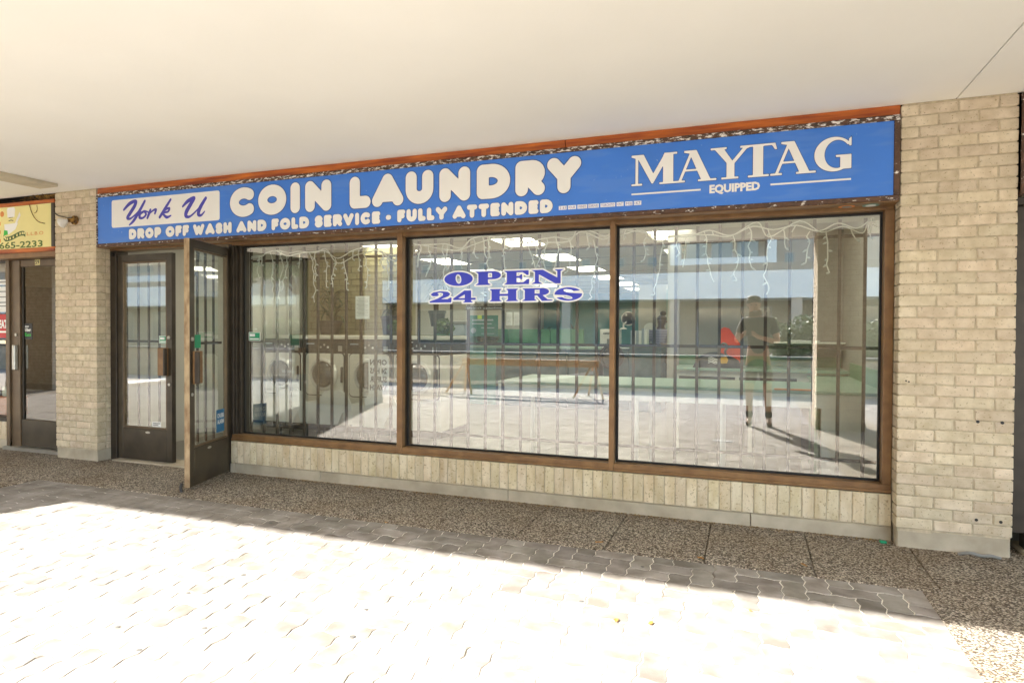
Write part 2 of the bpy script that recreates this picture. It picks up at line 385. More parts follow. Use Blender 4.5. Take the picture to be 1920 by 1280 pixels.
def contour(mb, F, x0, z0, h, y, level=0.):
    """marching squares of F<level on a grid, emitted at depth y"""
    F = F - level; ins = F < 0; nz, nx = F.shape
    full = ins[:-1, :-1] & ins[1:, :-1] & ins[:-1, 1:] & ins[1:, 1:]; anyc = ins[:-1, :-1] | ins[1:, :-1] | ins[:-1, 1:] | ins[1:, 1:]
    vs, fs = [], []
    for j in range(nz - 1):
        i = 0; row = full[j]
        while i < nx - 1:
            if row[i]:
                k = i
                while k < nx - 1 and row[k]: k += 1
                o = len(vs); xa, xb, za, zb = x0 + i * h, x0 + k * h, z0 + j * h, z0 + (j + 1) * h
                vs += [(xa, y, za), (xb, y, za), (xb, y, zb), (xa, y, zb)]; fs.append((o, o + 1, o + 2, o + 3)); i = k
            else: i += 1
    for j, i in zip(*np.nonzero(anyc & ~full)):
        cs = [(i, j), (i + 1, j), (i + 1, j + 1), (i, j + 1)]; p = []
        for q in range(4):
            a, b = cs[q], cs[(q + 1) % 4]; fa, fb = F[a[1], a[0]], F[b[1], b[0]]
            if fa < 0: p.append((x0 + a[0] * h, y, z0 + a[1] * h))
            if (fa < 0) != (fb < 0):
                t = fa / (fa - fb); p.append((x0 + (a[0] + t * (b[0] - a[0])) * h, y, z0 + (a[1] + t * (b[1] - a[1])) * h))
        if len(p) > 2: o = len(vs); vs += p; fs.append(tuple(range(o, o + len(p))))
    mb.add(vs, fs)
def field(fn, x0, x1, z0, z1, h, pad):
    xs = np.arange(x0 - pad, x1 + pad + h, h); zs = np.arange(z0 - pad, z1 + pad + h, h); X, Z = np.meshgrid(xs, zs); return fn(X, Z), xs[0], zs[0]

def bubble(ch):
    """centre lines in a unit box"""
    return {
        'C': ([arc(.55, .5, .55, .5, 52, 308, 22)], .84), 'O': ([arc(.5, .5, .5, .5, 0, 360, 28)], .94), 'I': ([[(.5, 0), (.5, 1)]], .0),
        'N': ([[(0, 0), (0, 1), (1, 0), (1, 1)]], .86), 'L': ([[(0, 1), (0, 0), (1, 0)]], .6), 'A': ([[(0, 0), (.5, 1), (1, 0)], [(.25, .22), (.75, .22)], [(.4, .62), (.6, .62)]], .98),
        'U': ([[(0, 1), (0, .4)] + arc(.5, .42, .5, .42, 180, 360, 14) + [(1, 1)]], .84), 'D': ([[(0, 0), (0, 1), (.35, 1)] + arc(.4, .5, .6, .5, 90, -90, 16) + [(0, 0)]], .86),
        'R': ([[(0, 0), (0, 1), (.55, 1)] + arc(.6, .72, .4, .28, 90, -90, 10) + [(0, .44)], [(.5, .44), (1, 0)]], .8), 'P': ([[(0, 0), (0, 1), (.55, 1)] + arc(.6, .70, .4, .30, 90, -90, 10) + [(0, .40)]], .74),
        'Y': ([[(0, 1), (.5, .46), (1, 1)], [(.5, .46), (.5, 0)]], .9), 'F': ([[(1, 1), (0, 1), (0, 0)], [(0, .48), (.85, .48)]], .66), 'E': ([[(1, 1), (0, 1), (0, 0), (1, 0)], [(0, .5), (.85, .5)]], .68),
        'W': ([[(0, 1), (.27, 0), (.5, .8), (.73, 0), (1, 1)]], 1.2), 'H': ([[(0, 0), (0, 1)], [(1, 0), (1, 1)], [(0, .5), (1, .5)]], .84), 'V': ([[(0, 1), (.5, 0), (1, 1)]], .88),
        'T': ([[(0, 1), (1, 1)], [(.5, 1), (.5, 0)]], .76), 'S': ([[(float(a), float(b)) for a, b in crom([(.95, .82), (.75, .97), (.4, 1), (.06, .85), (.12, .6), (.5, .5), (.9, .38), (.95, .13), (.6, 0), (.25, .02), (.04, .17)], 5)]], .72), '-': ([[(0, .42), (1, .42)]], .35),
    }[ch]
def bubble_words(items, r, z0, z1, y, h, parent, outline=.006):
    """items: (word, x0, x1) or (letter, x0, x1); fat round sign letters with a thin dark edge"""
    for word, xa, xb in items:
        H = z1 - z0; gl = [bubble(c) for c in word]
        if len(word) == 1: spans = [(xa, xb)]
        else:
            ws = [max(g[1] * H, 2 * r) for g in gl]; gap = .10 * H; k = (xb - xa) / (sum(ws) + gap * (len(ws) - 1)); spans = []; x = xa
            for q in ws: spans.append((x, x + q * k)); x += (q + gap) * k
        def fn(X, Z):
            D = np.full(X.shape, 9.)
            for (st, _), (a, b) in zip(gl, spans):
                rr = min(r, (b - a) / 2 - 1e-4) if (b - a) / 2 < r else r
                for P in st: D = np.minimum(D, d_stroke(X, Z, [(a + rr + p[0] * (b - a - 2 * rr), z0 + rr + p[1] * (H - 2 * rr)) for p in P], rr))
            return D
        F, fx, fz = field(fn, xa, xb, z0, z1, h, outline + 2 * h)
        mb = MB(); contour(mb, F, fx, fz, h, y); mb.mi = 1; contour(mb, F, fx, fz, h, y + .0012, outline)
        mb.build('lettering', 'sign_white', 'outline_blue', parent=parent)
def text(name, s, x, z, y, size, mat, parent=None, xs=1., bold=0., align='LEFT', mirror=False, rot=None, width=None):
    """flat lettering from the built-in typeface, lying in an x,z plane facing -y"""
    cu = bpy.data.curves.new(name, 'FONT'); cu.body = s; cu.size = size; cu.align_x = align; cu.offset = bold; cu.resolution_u = 2
    tmp = bpy.data.objects.new('tmp', cu); C.objects.link(tmp); dg = bpy.context.evaluated_depsgraph_get(); dg.update()
    me = bpy.data.meshes.new_from_object(tmp.evaluated_get(dg)); bpy.data.objects.remove(tmp); bpy.data.curves.remove(cu)
    vx = [v.co.x for v in me.vertices] or [0, 1]
    if width: xs = width / (max(vx) - min(vx))
    ox = min(vx) if width else 0
    o = LOC[parent.name] if parent is not None else (0, 0, 0)
    for v in me.vertices:
        a, b = (v.co.x - ox) * xs * (-1 if mirror else 1), v.co.y
        if rot: p = rot @ Vector((a, 0, b)); v.co = (p.x + x - o[0], p.y + y - o[1], p.z + z - o[2])
        else: v.co = (x + a - o[0], y - o[1], z + b - o[2])
    me.materials.clear(); me.materials.append(MATS[mat]); return link(name, me, parent)

# =================================================================== SETTING
GY = .22                                     # plane of the shop-front glass
struct('ground', B(-60, 60, -90, 30, -.5, -.06), 'plaza_far')
struct('planting_bed', B(-40, 14, -13.4, -9.96, -.05, .70), 'lawn')
pw = thing('planter_wall', 'long concrete planter wall across the plaza, in shade on this side', 'wall', (-12, -9.8, 0))
for k in range(18): MB().cbox(-40 + 3 * k, -37.01 + 3 * k, -9.95, -9.70, -.06, .75, c=.01).build('panel', 'concrete', parent=pw); MB().cbox(-40 + 3 * k, -37.005 + 3 * k, -9.98, -9.66, .751, .81, c=.012).build('coping', 'coping_stone', parent=pw)
# sand bed under the pavers: shows as pale and dark joints
struct('joint_sand_bed', B(-15, 9, -9.4, -.70, -.07, -.0036), 'joint_sand')
# ---- interlocking pavers (herringbone, zigzag edges)
paving = thing('interlocking_paving', None, None, (0, 0, 0)); paving['kind'] = 'structure'
W_ = .1125; AMP = .0075
def tri(t):
    t = (t % 1.); return 4 * t if t < .25 else (2 - 4 * t if t < .75 else 4 * t - 4)
def paver_mb(nx, ny, dz=0., ox=0., oy=0., tilt=(0, 0)):
    g = .0026; P = []
    for k in range(nx * 4): P.append((k * W_ / 4, 0, 0, 1))
    for k in range(ny * 4): P.append((nx * W_, k * W_ / 4, -1, 0))
    for k in range(nx * 4): P.append((nx * W_ - k * W_ / 4, ny * W_, 0, -1))
    for k in range(ny * 4): P.append((0, ny * W_ - k * W_ / 4, 1, 0))
    cx, cy_ = nx * W_ / 2, ny * W_ / 2; V = []
    for sh, z in ((g, -.02), (g, -.0025), (g + .003, 0)):
        for x, y, ix, iy in P:
            X = x + AMP * tri(y / W_); Y = y + AMP * tri(x / W_)
            sx, sy = (1 - 2 * sh / (nx * W_)), (1 - 2 * sh / (ny * W_))
            X = cx + (X - cx) * sx; Y = cy_ + (Y - cy_) * sy
            V.append((ox + X, oy + Y, z + dz + (X - cx) * tilt[0] + (Y - cy_) * tilt[1]))
    n = len(P); F = [tuple(range(2 * n, 3 * n))]
    for r in (0, 1):
        F += [(r * n + i, r * n + (i + 1) % n, (r + 1) * n + (i + 1) % n, (r + 1) * n + i) for i in range(n)]
    return MB().add(V, F)
PM = {k: paver_mb(*k).mesh('paver', 'paver') for k in ((2, 1), (1, 2), (1, 1))}
X0, X1, Y0, Y1 = -5.79, .868, -9.38, -.715
ni, nj = int((X1 - X0) / W_), int((Y1 - Y0) / W_)
cands = []
def in_frame(x, y):
    p = m4.inverted() @ Vector((x, y, 0)); 
    if p.z > -.3: return False
    return abs(p.x / -p.z) < .83 and abs(p.y / -p.z) < .56
for bay in (0, -1, 1):
    bx0 = X0 + bay * 7.5 - (.06 if bay == 1 else 0)
    for i in range(ni):
        for j in range(nj):
            k = (i - j) % 4
            if k in (1, 3) and not (k == 1 and i == 0) and not (k == 3 and j == nj - 1): continue
            s = (2, 1) if k == 0 else (1, 2)
            if k == 0 and i == ni - 1: s = (1, 1)
            if k == 1: s = (1, 1)
            if k == 3: s = (1, 1)
            jj = j
            if k == 2:
                if j == 0: s = (1, 1)
                else: jj = j - 1
            cands.append((bx0 + i * W_, Y1 - (nj - jj) * W_, s))
vis = [c for c in cands if in_frame(c[0] + .1, c[1] + .05)]
vis.sort(key=lambda c: (c[0] + .1) ** 2 + (c[1] + 4.47) ** 2)
single = set(vis[:300])
rest = MB()
for c in cands:
    dz = rnd(-.0010, .0014)
    if c in single: piece('paver', PM[c[2]], paving, (c[0], c[1], dz)).rotation_euler = (rnd(-.007, .007), rnd(-.007, .007), 0)
    else:
        q = paver_mb(*c[2], dz=dz, ox=c[0], oy=c[1], tilt=(rnd(-.007, .007), rnd(-.007, .007))); rest.add(q.v, q.f)
M('paver_mass', (.305, .28, .25), .92, spec=.15, col2=(.18, .16, .135), vs_=5, detail=8, bump=.8, bs=260, bd=.002)
add_pits(MATS['paver_mass'], (.13, .10, .075), 190, .64, .55)
tag(rest.build('paver', 'paver_mass', parent=paving), kind='stuff')
# ---- exposed aggregate walkway slabs with open joints
walk = thing('aggregate_walkway', None, None, (0, 0, 0)); walk['kind'] = 'structure'
def slab_cuts(a, b, first, step):
    xs = [a]; x = first
    while x < b - .05:
        if x > a + .05: xs.append(x)
        x += step
    return xs + [b]
xs = slab_cuts(-14.6, 3.0, -14.1, .578)
for a, b in zip(xs[:-1], xs[1:]):
    CB(a + .0018, b - .0018, -.724, .30, -.06, .004 + rnd(-.001, .0015), c=.005).build('concrete_slab', 'aggregate', parent=walk)
for xa, xb in ((-6.72, -5.785), (.838, 1.70), (-14.2, -13.3)):
    for k in range(10):
        CB(xa, xb, -.726 - .87 * (k + 1), -.729 - .87 * k, -.06, .004 + rnd(-.001, .0015), c=.005).build('concrete_slab', 'aggregate', parent=walk)
# ---- soffit of the arcade with an expansion gap, canopy deck and fascia
YE = -5.32
sf = thing('arcade_canopy', 'broad cream stuccoed canopy roofing the walkway over the shop fronts', 'canopy', (-2.6, -2.6, 2.70))
for a, b in ((-24, -13.9), (-13.895, 1.140), (1.146, 16)):
    CB(a, b, YE, .02, 2.70, 2.78, c=.002).build('soffit', 'soffit', parent=sf)
B(-24, 16, YE + .01, .02, 2.781, 3.1).build('deck', 'concrete', parent=sf)
B(-24, 16, YE - .05, YE - .002, 2.70, 3.15).build('fascia', 'concrete', parent=sf)
CB(-6.45, -6.20, -2.4, -.26, 2.668, 2.699, c=.004).build('joint_cover', 'soffit_patch', parent=sf)
upper = thing('upper_storey', 'beige brick upper storey wall rising above the arcade', 'wall', (-2.6, .3, 3.1))
B(-24, 16, .0, .4, 3.10, 6.5).build('wall', 'soldier', parent=upper)
B(-24, 16, .24, .4, 2.20, 3.098).build('lintel', 'bronze_dark', parent=upper)

struct('roof', B(-24, 16, .41, 17, 2.62, 2.9), 'concrete')
struct('rear_block_wall', MB().box(-24, 16, 16.9, 17, -.05, 2.619).box(-24, -23.9, .41, 16.899, -.05, 2.619).box(15.9, 16, .41, 16.899, -.05, 2.619), 'concrete')
# =================================================================== BRICK PILLARS
def brick_mesh(L, D, H): return CB(-L / 2, L / 2, 0, D, -H / 2, H / 2, c=.0035, jit=.0012).mesh('brick', 'brick')
PITCH, H_B = .0677, .0600
FULL = [brick_mesh(.1915, .095, H_B) for _ in range(3)]; HALF = [brick_mesh(.092, .095, H_B) for _ in range(3)]; SIDE = [brick_mesh(.072, .09, H_B) for _ in range(2)]
def pillar(name, label, x0, y0, ret, depth=.17, y_dir=1, group=None, rear=False):
    """front face at y0, three bricks wide; ret: sides (+1/-1) whose return is in view"""
    wd = .592; t = thing(name, label, 'pillar', (x0 + wd / 2, y0, 0), group)
    B(x0 + .009, x0 + wd - .009, y0 + .0045, y0 + (depth + .10 if not rear else depth - .008), .1, 2.699).build('mortar', 'mortar', parent=t)
    MB().cbox(x0 + .008, x0 + wd - .006, y0 + .004, y0 + depth + (.09 if not rear else -.004), -.03, .118, c=.008, jit=.002).build('plinth', 'concrete', parent=t)
    for r in range(38):
        z = .1215 + PITCH * r + H_B / 2
        cells = [(0, .5), (.5, 1), (1.5, 1), (2.5, .5)] if r % 2 else [(0, 1), (1, 1), (2, 1)]
        for s, l in cells:
            L = l * .2; cx = x0 + s * .2 + L / 2 - .004
            o = piece('brick', random.choice(FULL if l == 1 else HALF), t, (cx, y0 + rnd(-.0015, .0015), z + rnd(-.001, .001)))
        for sd_ in ret:
            xx = x0 + .0005 if sd_ < 0 else x0 + wd - .0045
            ys = [y0 + .1045 + .036] if not rear else [y0 + .105 + .095 + .2 * q for q in range(int((depth - .1) / .2))]
            for yy in ys:
                o = piece('brick', random.choice(SIDE if not rear else FULL), t, (xx, yy, z)); o.rotation_euler.z = R(-90) if sd_ < 0 else R(90)
    return t
pr = pillar('brick_pillar', 'wide cream brick pillar at the far right of the laundry, with bolt holes', .856, 0, (-1,))
pl = pillar('brick_pillar', 'cream brick pillar between the yellow restaurant sign and the blue sign', -6.634, 0, (1,))
for x, z in ((1.27, .79), (1.39, .79), (1.27, .21), (1.39, .21), (.90, 1.02), (.915, 1.015)):
    MB().lathe([(.009 if z < 1 else .005, -.003), (.009 if z < 1 else .005, .004)], (x, 0, z), 'y', 10).build('bolt_hole', 'black', parent=pr)
# plaza-side columns of the arcade (seen mirrored in the shop glass)
def column(x0, label, n=3):
    wd = .2 * n - .01
    t = thing('arcade_column', label, 'column', (x0 + wd / 2, -4.95, 0), 'brick columns along the arcade edge')
    B(x0 + .008, x0 + wd - .002, -5.232, -4.66, .0, 2.699).build('mortar', 'mortar', parent=t)
    B(x0 - .006, x0 + wd + .01, -5.246, -4.646, -.05, .118).build('plinth', 'concrete', parent=t)
    q = MB()
    for r in range(38):
        z = .1215 + PITCH * r; off = .1 if r % 2 else 0
        cuts = [(a * .2 - off, a * .2 - off + .19) for a in range(n + 1)]
        for a, b in cuts:
            a, b = max(a, 0), min(b, wd)
            if b - a > .03: q.cbox(x0 + a, x0 + b, -4.75, -4.652, z, z + H_B, c=.003); q.cbox(x0 + a, x0 + b, -5.24, -5.142, z, z + H_B, c=.003)
        for k in range(3):
            ya = -5.14 + k * .13; q.cbox(x0, x0 + .098, ya, ya + .12, z, z + H_B, c=.003); q.cbox(x0 + wd - .098, x0 + wd, ya, ya + .12, z, z + H_B, c=.003)
    tag(q.build('brick', 'brick', parent=t), kind='stuff')
column(.868, 'brick arcade column mirrored at the right of the laundry window')
column(-7.50, 'brick arcade pier opposite the laundry door, widened to shade the far left paving', 6)  # column made wider so its shadow covers the paving at far left
column(-15.75, 'brick arcade pier mirrored in the restaurant door', 8)

# =================================================================== WALL BELOW THE WINDOWS
bw = thing('window_base_wall', 'low wall of upright cream bricks on a grey plinth under the windows', 'wall', (-1.8, .11, 0))
B(-4.455, .853, .116, .30, .09, .293).build('mortar', 'mortar', parent=bw)
for a, b in ((-4.462, -4.405), (-4.4, -3.47), (-3.466, -1.73), (-1.726, .02), (.024, .855)):
    MB().cbox(a, b, .106, .30, -.03, .088, c=.004, jit=.0012).build('plinth', 'concrete', parent=bw)
SOL = [CB(-.0335, .0335, 0, .10, -.0985, .0985, c=.003, jit=.0012).mesh('brick', 'soldier') for _ in range(4)]
nb = 72; st = (.853 + 4.462) / nb
for k in range(nb):
    piece('brick', random.choice(SOL), bw, (-4.462 + st * (k + .5), .111 + rnd(-.0025, .002), .194 + rnd(-.001, .001)))
B(-4.462, -4.458, .30, .34, -.02, .29).build('end_face', 'concrete', parent=bw)

# =================================================================== SHOP-FRONT WINDOWS
FY = .13
def window(label, x0, x1, jl, jr):
    """glazed bay between x0 and x1 (glass); jl, jr: widths of the framing member on each side"""
    t = thing('storefront_window', label, 'window', ((x0 + x1) / 2, GY, .30), 'bronze framed laundry windows')
    CB(x0 - jl, x1 + jr, FY, .285, .298, .352, c=.003).build('sill_rail', 'bronze', parent=t)
    CB(x0 - jl, x1 + jr, FY - .012, FY - .001, .298, .318, c=.003).build('sill_lip', 'bronze', parent=t)
    CB(x0 - jl, x1 + jr, FY, .285, 2.088, 2.158, c=.003).build('head_rail', 'bronze', parent=t)
    g = MB().box(x0, x1, GY - .012, GY + .012, .352, .366).box(x0, x1, GY - .012, GY + .012, 2.072, 2.088)
    g.box(x0, x0 + .014, GY - .012, GY + .012, .366, 2.072).box(x1 - .014, x1, GY - .012, GY + .012, .366, 2.072)
    g.build('gasket', 'gasket', parent=t)
    pane(x0 + .012, x1 - .012, GY - .004, GY + .004, .362, 2.076, 'pane_glass', t)
    return t
w1 = window('laundry window nearest the open door, with a paper notice', -4.40, -2.723, .065, 0)
w2 = window('middle laundry window lettered OPEN 24 HRS', -2.674, -.952, 0, 0)
w3 = window('laundry window nearest the right brick pillar, reflecting the photographer', -.915, .800, 0, .052)
for t, xa, xb in ((w1, -2.723, -2.674), (w2, -.952, -.915)):
    CB(xa, xb, FY - .006, FY + .05, .2985, 2.158, c=.002).build('mullion', 'bronze', parent=t)
    B(xa + .001, xb - .001, FY + .0505, .285, .3525, 2.0875).build('mullion_core', 'bronze_dark', parent=t)
CB(.8002, .853, FY - .003, .285, .3525, 2.0875, c=.002).build('jamb', 'bronze', parent=w3)
MB().cbox(-4.462, -4.445, FY, .285, .3525, 2.0875, c=.002).cbox(-4.4445, -4.428, FY + .02, .285, .3525, 2.0875, c=.002).cbox(-4.4275, -4.4002, FY + .045, .285, .3525, 2.0875, c=.002).build('jamb', 'bronze_dark', parent=w1)
# ---- security grilles just inside the glass
BAR = CB(-.0105, .0105, -.0105, .0105, -.885, .885, c=.002).mesh('bar', 'grille_paint')
def grille(label, xs, xa, xb):
    t = thing('security_grille', label, 'window grille', ((xa + xb) / 2, .31, .32), 'steel bar grilles inside the laundry windows')
    for x in xs: piece('bar', BAR, t, (x, .310 + rnd(-.002, .002), 1.19 + rnd(-.006, .006)))
    for z in (.452, 1.208, 1.958):
        B(xa, xb, .3205, .3285, z - .011, z + .011).build('rail', 'grille_paint', parent=t)
grille('brown steel bar grille behind the window beside the open door', [-4.404 + .1515 * k for k in range(11)], -4.43, -2.72)
grille('brown steel bar grille behind the OPEN 24 HRS lettering', [-2.618 + .1528 * k for k in range(11)], -2.68, -.95)
grille('brown steel bar grille behind the window with the red tote', [-.808 + .1526 * k for k in range(11)], -.93, .82)

# =================================================================== LAUNDRY SIGN
SY = -.012
sg = thing('laundry_sign', 'long blue COIN LAUNDRY fascia sign in a flaking brown frame', 'sign', (-2.6, .05, 2.12))
CB(-6.006, .818, SY + .003, .10, 2.150, 2.602, c=.001).build('panel', 'sign_blue', parent=sg)
CB(-6.022, .850, SY - .006, .102, 2.6025, 2.636, c=.004).build('frame', 'sign_frame_flaked', parent=sg)
CB(-6.022, .850, SY - .006, .102, 2.118, 2.1495, c=.004).build('frame', 'sign_frame', parent=sg)
CB(-6.022, -6.0065, SY - .005, .102, 2.150, 2.602, c=.003).build('frame', 'sign_frame_flaked', parent=sg)
CB(.8185, .850, SY - .005, .102, 2.150, 2.602, c=.004).build('frame', 'sign_frame', parent=sg)
MB().box(-6.022, .850, .1025, FY + .02, 2.159, 2.18).build('soffit_board', 'bronze', parent=sg)
B(-6.02, .85, -.004, .1, 2.112, 2.1175).build('drip_edge', 'bronze', parent=sg)
for a, b in ((-6.03, -1.262), (-1.258, .852)):
    CB(a, b, .006, .05, 2.6365, 2.699, c=.003).build('header_board', 'orange_wood', parent=sg)
YL = SY
# York U plate
F, fx, fz = field(lambda X, Z: d_poly(X, Z, [(-5.79, 2.318), (-4.485, 2.318), (-4.485, 2.540), (-5.79, 2.540)]) - .022, -5.84, -4.44, 2.27, 2.59, .008, .01)
q = MB(); contour(q, F, fx, fz, .008, YL); q.build('name_plate', 'sign_white', parent=sg)
YORK = [([(-5.648, 2.462), (-5.571, 2.516), (-5.492, 2.534), (-5.506, 2.49), (-5.571, 2.418), (-5.601, 2.381), (-5.554, 2.375), (-5.458, 2.436), (-5.385, 2.52)], (.010, .016, .014, .017, .017, .014, .009, .006, .006)),
        ([(-5.374, 2.528), (-5.44, 2.442), (-5.519, 2.351), (-5.577, 2.312)], (.011, .015, .014, .006)),
        ([(-5.38, 2.432), (-5.432, 2.412), (-5.441, 2.376), (-5.398, 2.370), (-5.358, 2.401), (-5.38, 2.432), (-5.325, 2.420)], (.009, .013, .013, .009, .010, .009, .005)),
        ([(-5.303, 2.44), (-5.324, 2.399), (-5.341, 2.366)], (.011, .013, .011)), ([(-5.329, 2.395), (-5.269, 2.432), (-5.232, 2.437), (-5.246, 2.402)], (.005, .008, .012, .009)),
        ([(-5.048, 2.520), (-5.118, 2.44), (-5.185, 2.364)], (.010, .014, .012)),
        ([(-5.172, 2.39), (-5.101, 2.433), (-5.065, 2.439), (-5.081, 2.41), (-5.143, 2.399), (-5.098, 2.359), (-5.044, 2.372)], (.005, .008, .011, .009, .009, .013, .005)),
        ([(-4.901, 2.445), (-4.839, 2.49), (-4.762, 2.515), (-4.807, 2.457), (-4.856, 2.393), (-4.859, 2.354), (-4.808, 2.351), (-4.712, 2.415), (-4.624, 2.502)], (.008, .016, .014, .018, .019, .015, .009, .006, .007)),
        ([(-4.624, 2.504), (-4.688, 2.426), (-4.712, 2.366), (-4.68, 2.352), (-4.637, 2.385)], (.013, .017, .016, .010, .005))]
def york(X, Z):
    D = np.full(X.shape, 9.)
    for P, r in YORK:
        rr = 1.12 * np.interp(np.linspace(0, 1, (len(P) - 1) * 6 + 1), np.linspace(0, 1, len(P)), r); D = np.minimum(D, d_stroke(X, Z, crom(P, 6), list(rr)))
    return D
F, fx, fz = field(york, -5.66, -4.60, 2.29, 2.56, .004, .01); q = MB(); contour(q, F, fx, fz, .004, YL - .001); q.build('lettering', 'script_blue', parent=sg)
bubble_words([('C', -4.345, -4.055), ('O', -4.03, -3.728), ('I', -3.684, -3.586), ('N', -3.532, -3.268), ('L', -3.088, -2.888), ('A', -2.874, -2.585), ('U', -2.564, -2.318),
              ('N', -2.266, -2.004), ('D', -1.949, -1.678), ('R', -1.637, -1.407), ('Y', -1.390, -1.136)], .0495, 2.309, 2.569, YL, .006, sg)
bubble_words([('DROP', -5.583, -5.168), ('OFF', -5.112, -4.825), ('WASH', -4.776, -4.326), ('AND', -4.272, -3.940), ('FOLD', -3.885, -3.491), ('SERVICE', -3.49 + .055, -2.797),
              ('-', -2.745, -2.696), ('FULLY', -2.640, -2.197), ('ATTENDED', -2.152, -1.347)], .0195, 2.174, 2.274, YL, .0035, sg, outline=.003)
# slab-serif manufacturer name: M A Y T A G
def maytag(X, Z):
    z0, z1 = 2.322, 2.533; H = z1 - z0; D = np.full(X.shape, 9.); s = .013; W = X * 0 + 9
    def P(x0, x1, pts):
        nonlocal D
        D = np.minimum(D, d_poly(X, Z, [(x0 + a * (x1 - x0), z0 + b * H) for a, b in pts]))
    S = s / H * 1.0
    x0, x1 = -.776, -.468     # M
    for p in ([(0, 0), (.24, 0), (.24, S), (0, S)], [(.09, 0), (.15, 0), (.15, 1), (.09, 1)], [(0, 1), (.27, 1), (.52, .26), (.45, .04), (.15, .86), (0, 1 - S)], [(.45, .04), (.48, .04), (.86, 1), (.74, 1), (.42, .2)],
              [(.72, 1), (1, 1), (1, 1 - S), (.72, 1 - S)], [(.70, 0), (.92, 0), (.92, 1), (.70, 1 - S)], [(.62, 0), (1, 0), (1, S), (.62, S)]): P(x0, x1, p)
    for x0, x1 in ((-.487, -.212), (.120, .387)):   # A
        for p in ([(0, 0), (.26, 0), (.26, S), (0, S)], [(.09, 0), (.16, 0), (.47, 1), (.40, 1)], [(.24, 1), (.53, 1), (.88, 0), (.66, 0), (.37, .9), (.24, 1 - S)], [(.22, .34), (.62, .34), (.62, .40), (.22, .40)], [(.57, 0), (1, 0), (1, S), (.57, S)]): P(x0, x1, p)
    x0, x1 = -.248, .0        # Y, its right arm runs into the T
    for p in ([(-.01, 1), (.40, 1), (.40, 1 - S), (-.01, 1 - S)], [(.06, 1), (.30, 1), (.58, .5), (.58, .30), (.46, .42)], [(.50, .5), (.60, .48), (.90, .90), (.98, 1 - S), (.98, 1), (.90, 1), (.80, .92)], [(.40, 0), (.60, 0), (.60, .5), (.40, .56)], [(.27, 0), (.70, 0), (.70, S), (.27, S)]): P(x0, x1, p)
    x0, x1 = -.060, .160      # T
    for p in ([(-.02, 1), (.95, 1), (1, .80), (.94, .80), (.86, 1 - S), (-.02, 1 - S)], [(.34, 0), (.62, 0), (.62, 1), (.34, 1)], [(.20, 0), (.78, 0), (.78, S), (.20, S)]): P(x0, x1, p)
    cx, cz = .49, (z0 + z1) / 2  # G
    ring = np.maximum(d_ell(X, Z, cx, cz, .112, H / 2 + .002), -d_ell(X, Z, cx + .018, cz, .072, H / 2 - .018))
    ring = np.maximum(ring, -d_poly(X, Z, [(.515, cz - .005), (.7, cz - .005), (.7, cz + .055), (.525, cz + .055)])); ring = np.maximum(ring, X - .580)
    D = np.minimum(D, ring); x0, x1 = .38, .587
    for p in ([(.70, .05), (1, .05), (1, .47), (.70, .47)], [(.58, .47), (1, .47), (1, .47 - S), (.58, .47 - S)], [(.94, .72), (1, .72), (1, .99), (.93, .92)]): P(x0, x1, p)
    return D
F, fx, fz = field(maytag, -.79, .60, 2.31, 2.55, .004, .01); q = MB(); contour(q, F, fx, fz, .004, YL); q.mi = 1; contour(q, F, fx, fz, .004, YL + .0012, .003); q.build('lettering', 'sign_white', 'outline_blue', parent=sg)
text('lettering', 'EQUIPPED', -.256, 2.239, YL, .072, 'sign_white', sg, bold=.0035, width=.315)
B(-.775, -.312, YL - .001, YL + .002, 2.2595, 2.2705).build('underline', 'sign_white', parent=sg); B(.122, .586, YL - .001, YL + .002, 2.2605, 2.2715).build('underline', 'sign_white', parent=sg)
ad = [('2-61', 95, 255), ('FOUR', 283, 448), ('WINDS', 478, 672), ('DRIVE', 697, 905), ('TORONTO', 938, 1226), ('ONT', 1256, 1390), ('M3J', 1422, 1560), ('1K7', 1588, 1728)]
for s, a, b in ad:
    xa, xb = -1.30 + (a - 95) * .000363, -1.30 + (b - 95) * .000363
    B(xa, xb, YL - .0005, YL + .002, 2.190, 2.218).build('label_tape', 'decal_white', parent=sg)
    text('lettering', s, xa + .006, 2.1945, YL - .002, .026, 'script_blue', sg, width=xb - xa - .012)
# worn oval stickers on the underside frame
def slab_sticker(name, label, x0, x1, y, z0, z1, col, rows, cat='sticker'):
    t = thing(name, label, cat, ((x0 + x1) / 2, y, z0)); B(x0, x1, y - .0008, y, z0, z1).build('backing', col, parent=t)
    for (s, xx, zz, sz, mt, wd) in rows: text('lettering', s, xx, zz, y - .0018, sz, mt, t, width=wd)
    return t
for lab, cx, cols in (('worn orange and grey sticker under the sign edge', .575, ('orange_ink', 'mid_grey')), ('oval green and white sticker under the sign edge', .71, ('teal', 'decal_white'))):
    t = thing('oval_sticker', lab, 'sticker', (cx, .075, 2.118))
    for k, mt in enumerate(cols): MB().lathe([(.048 - .018 * k, 0), (.048 - .018 * k, .0012 + .001 * k)], (cx, .0785 - .003, 2.1095 - .002 * k), 'z', 20).build('disc', mt, parent=t)

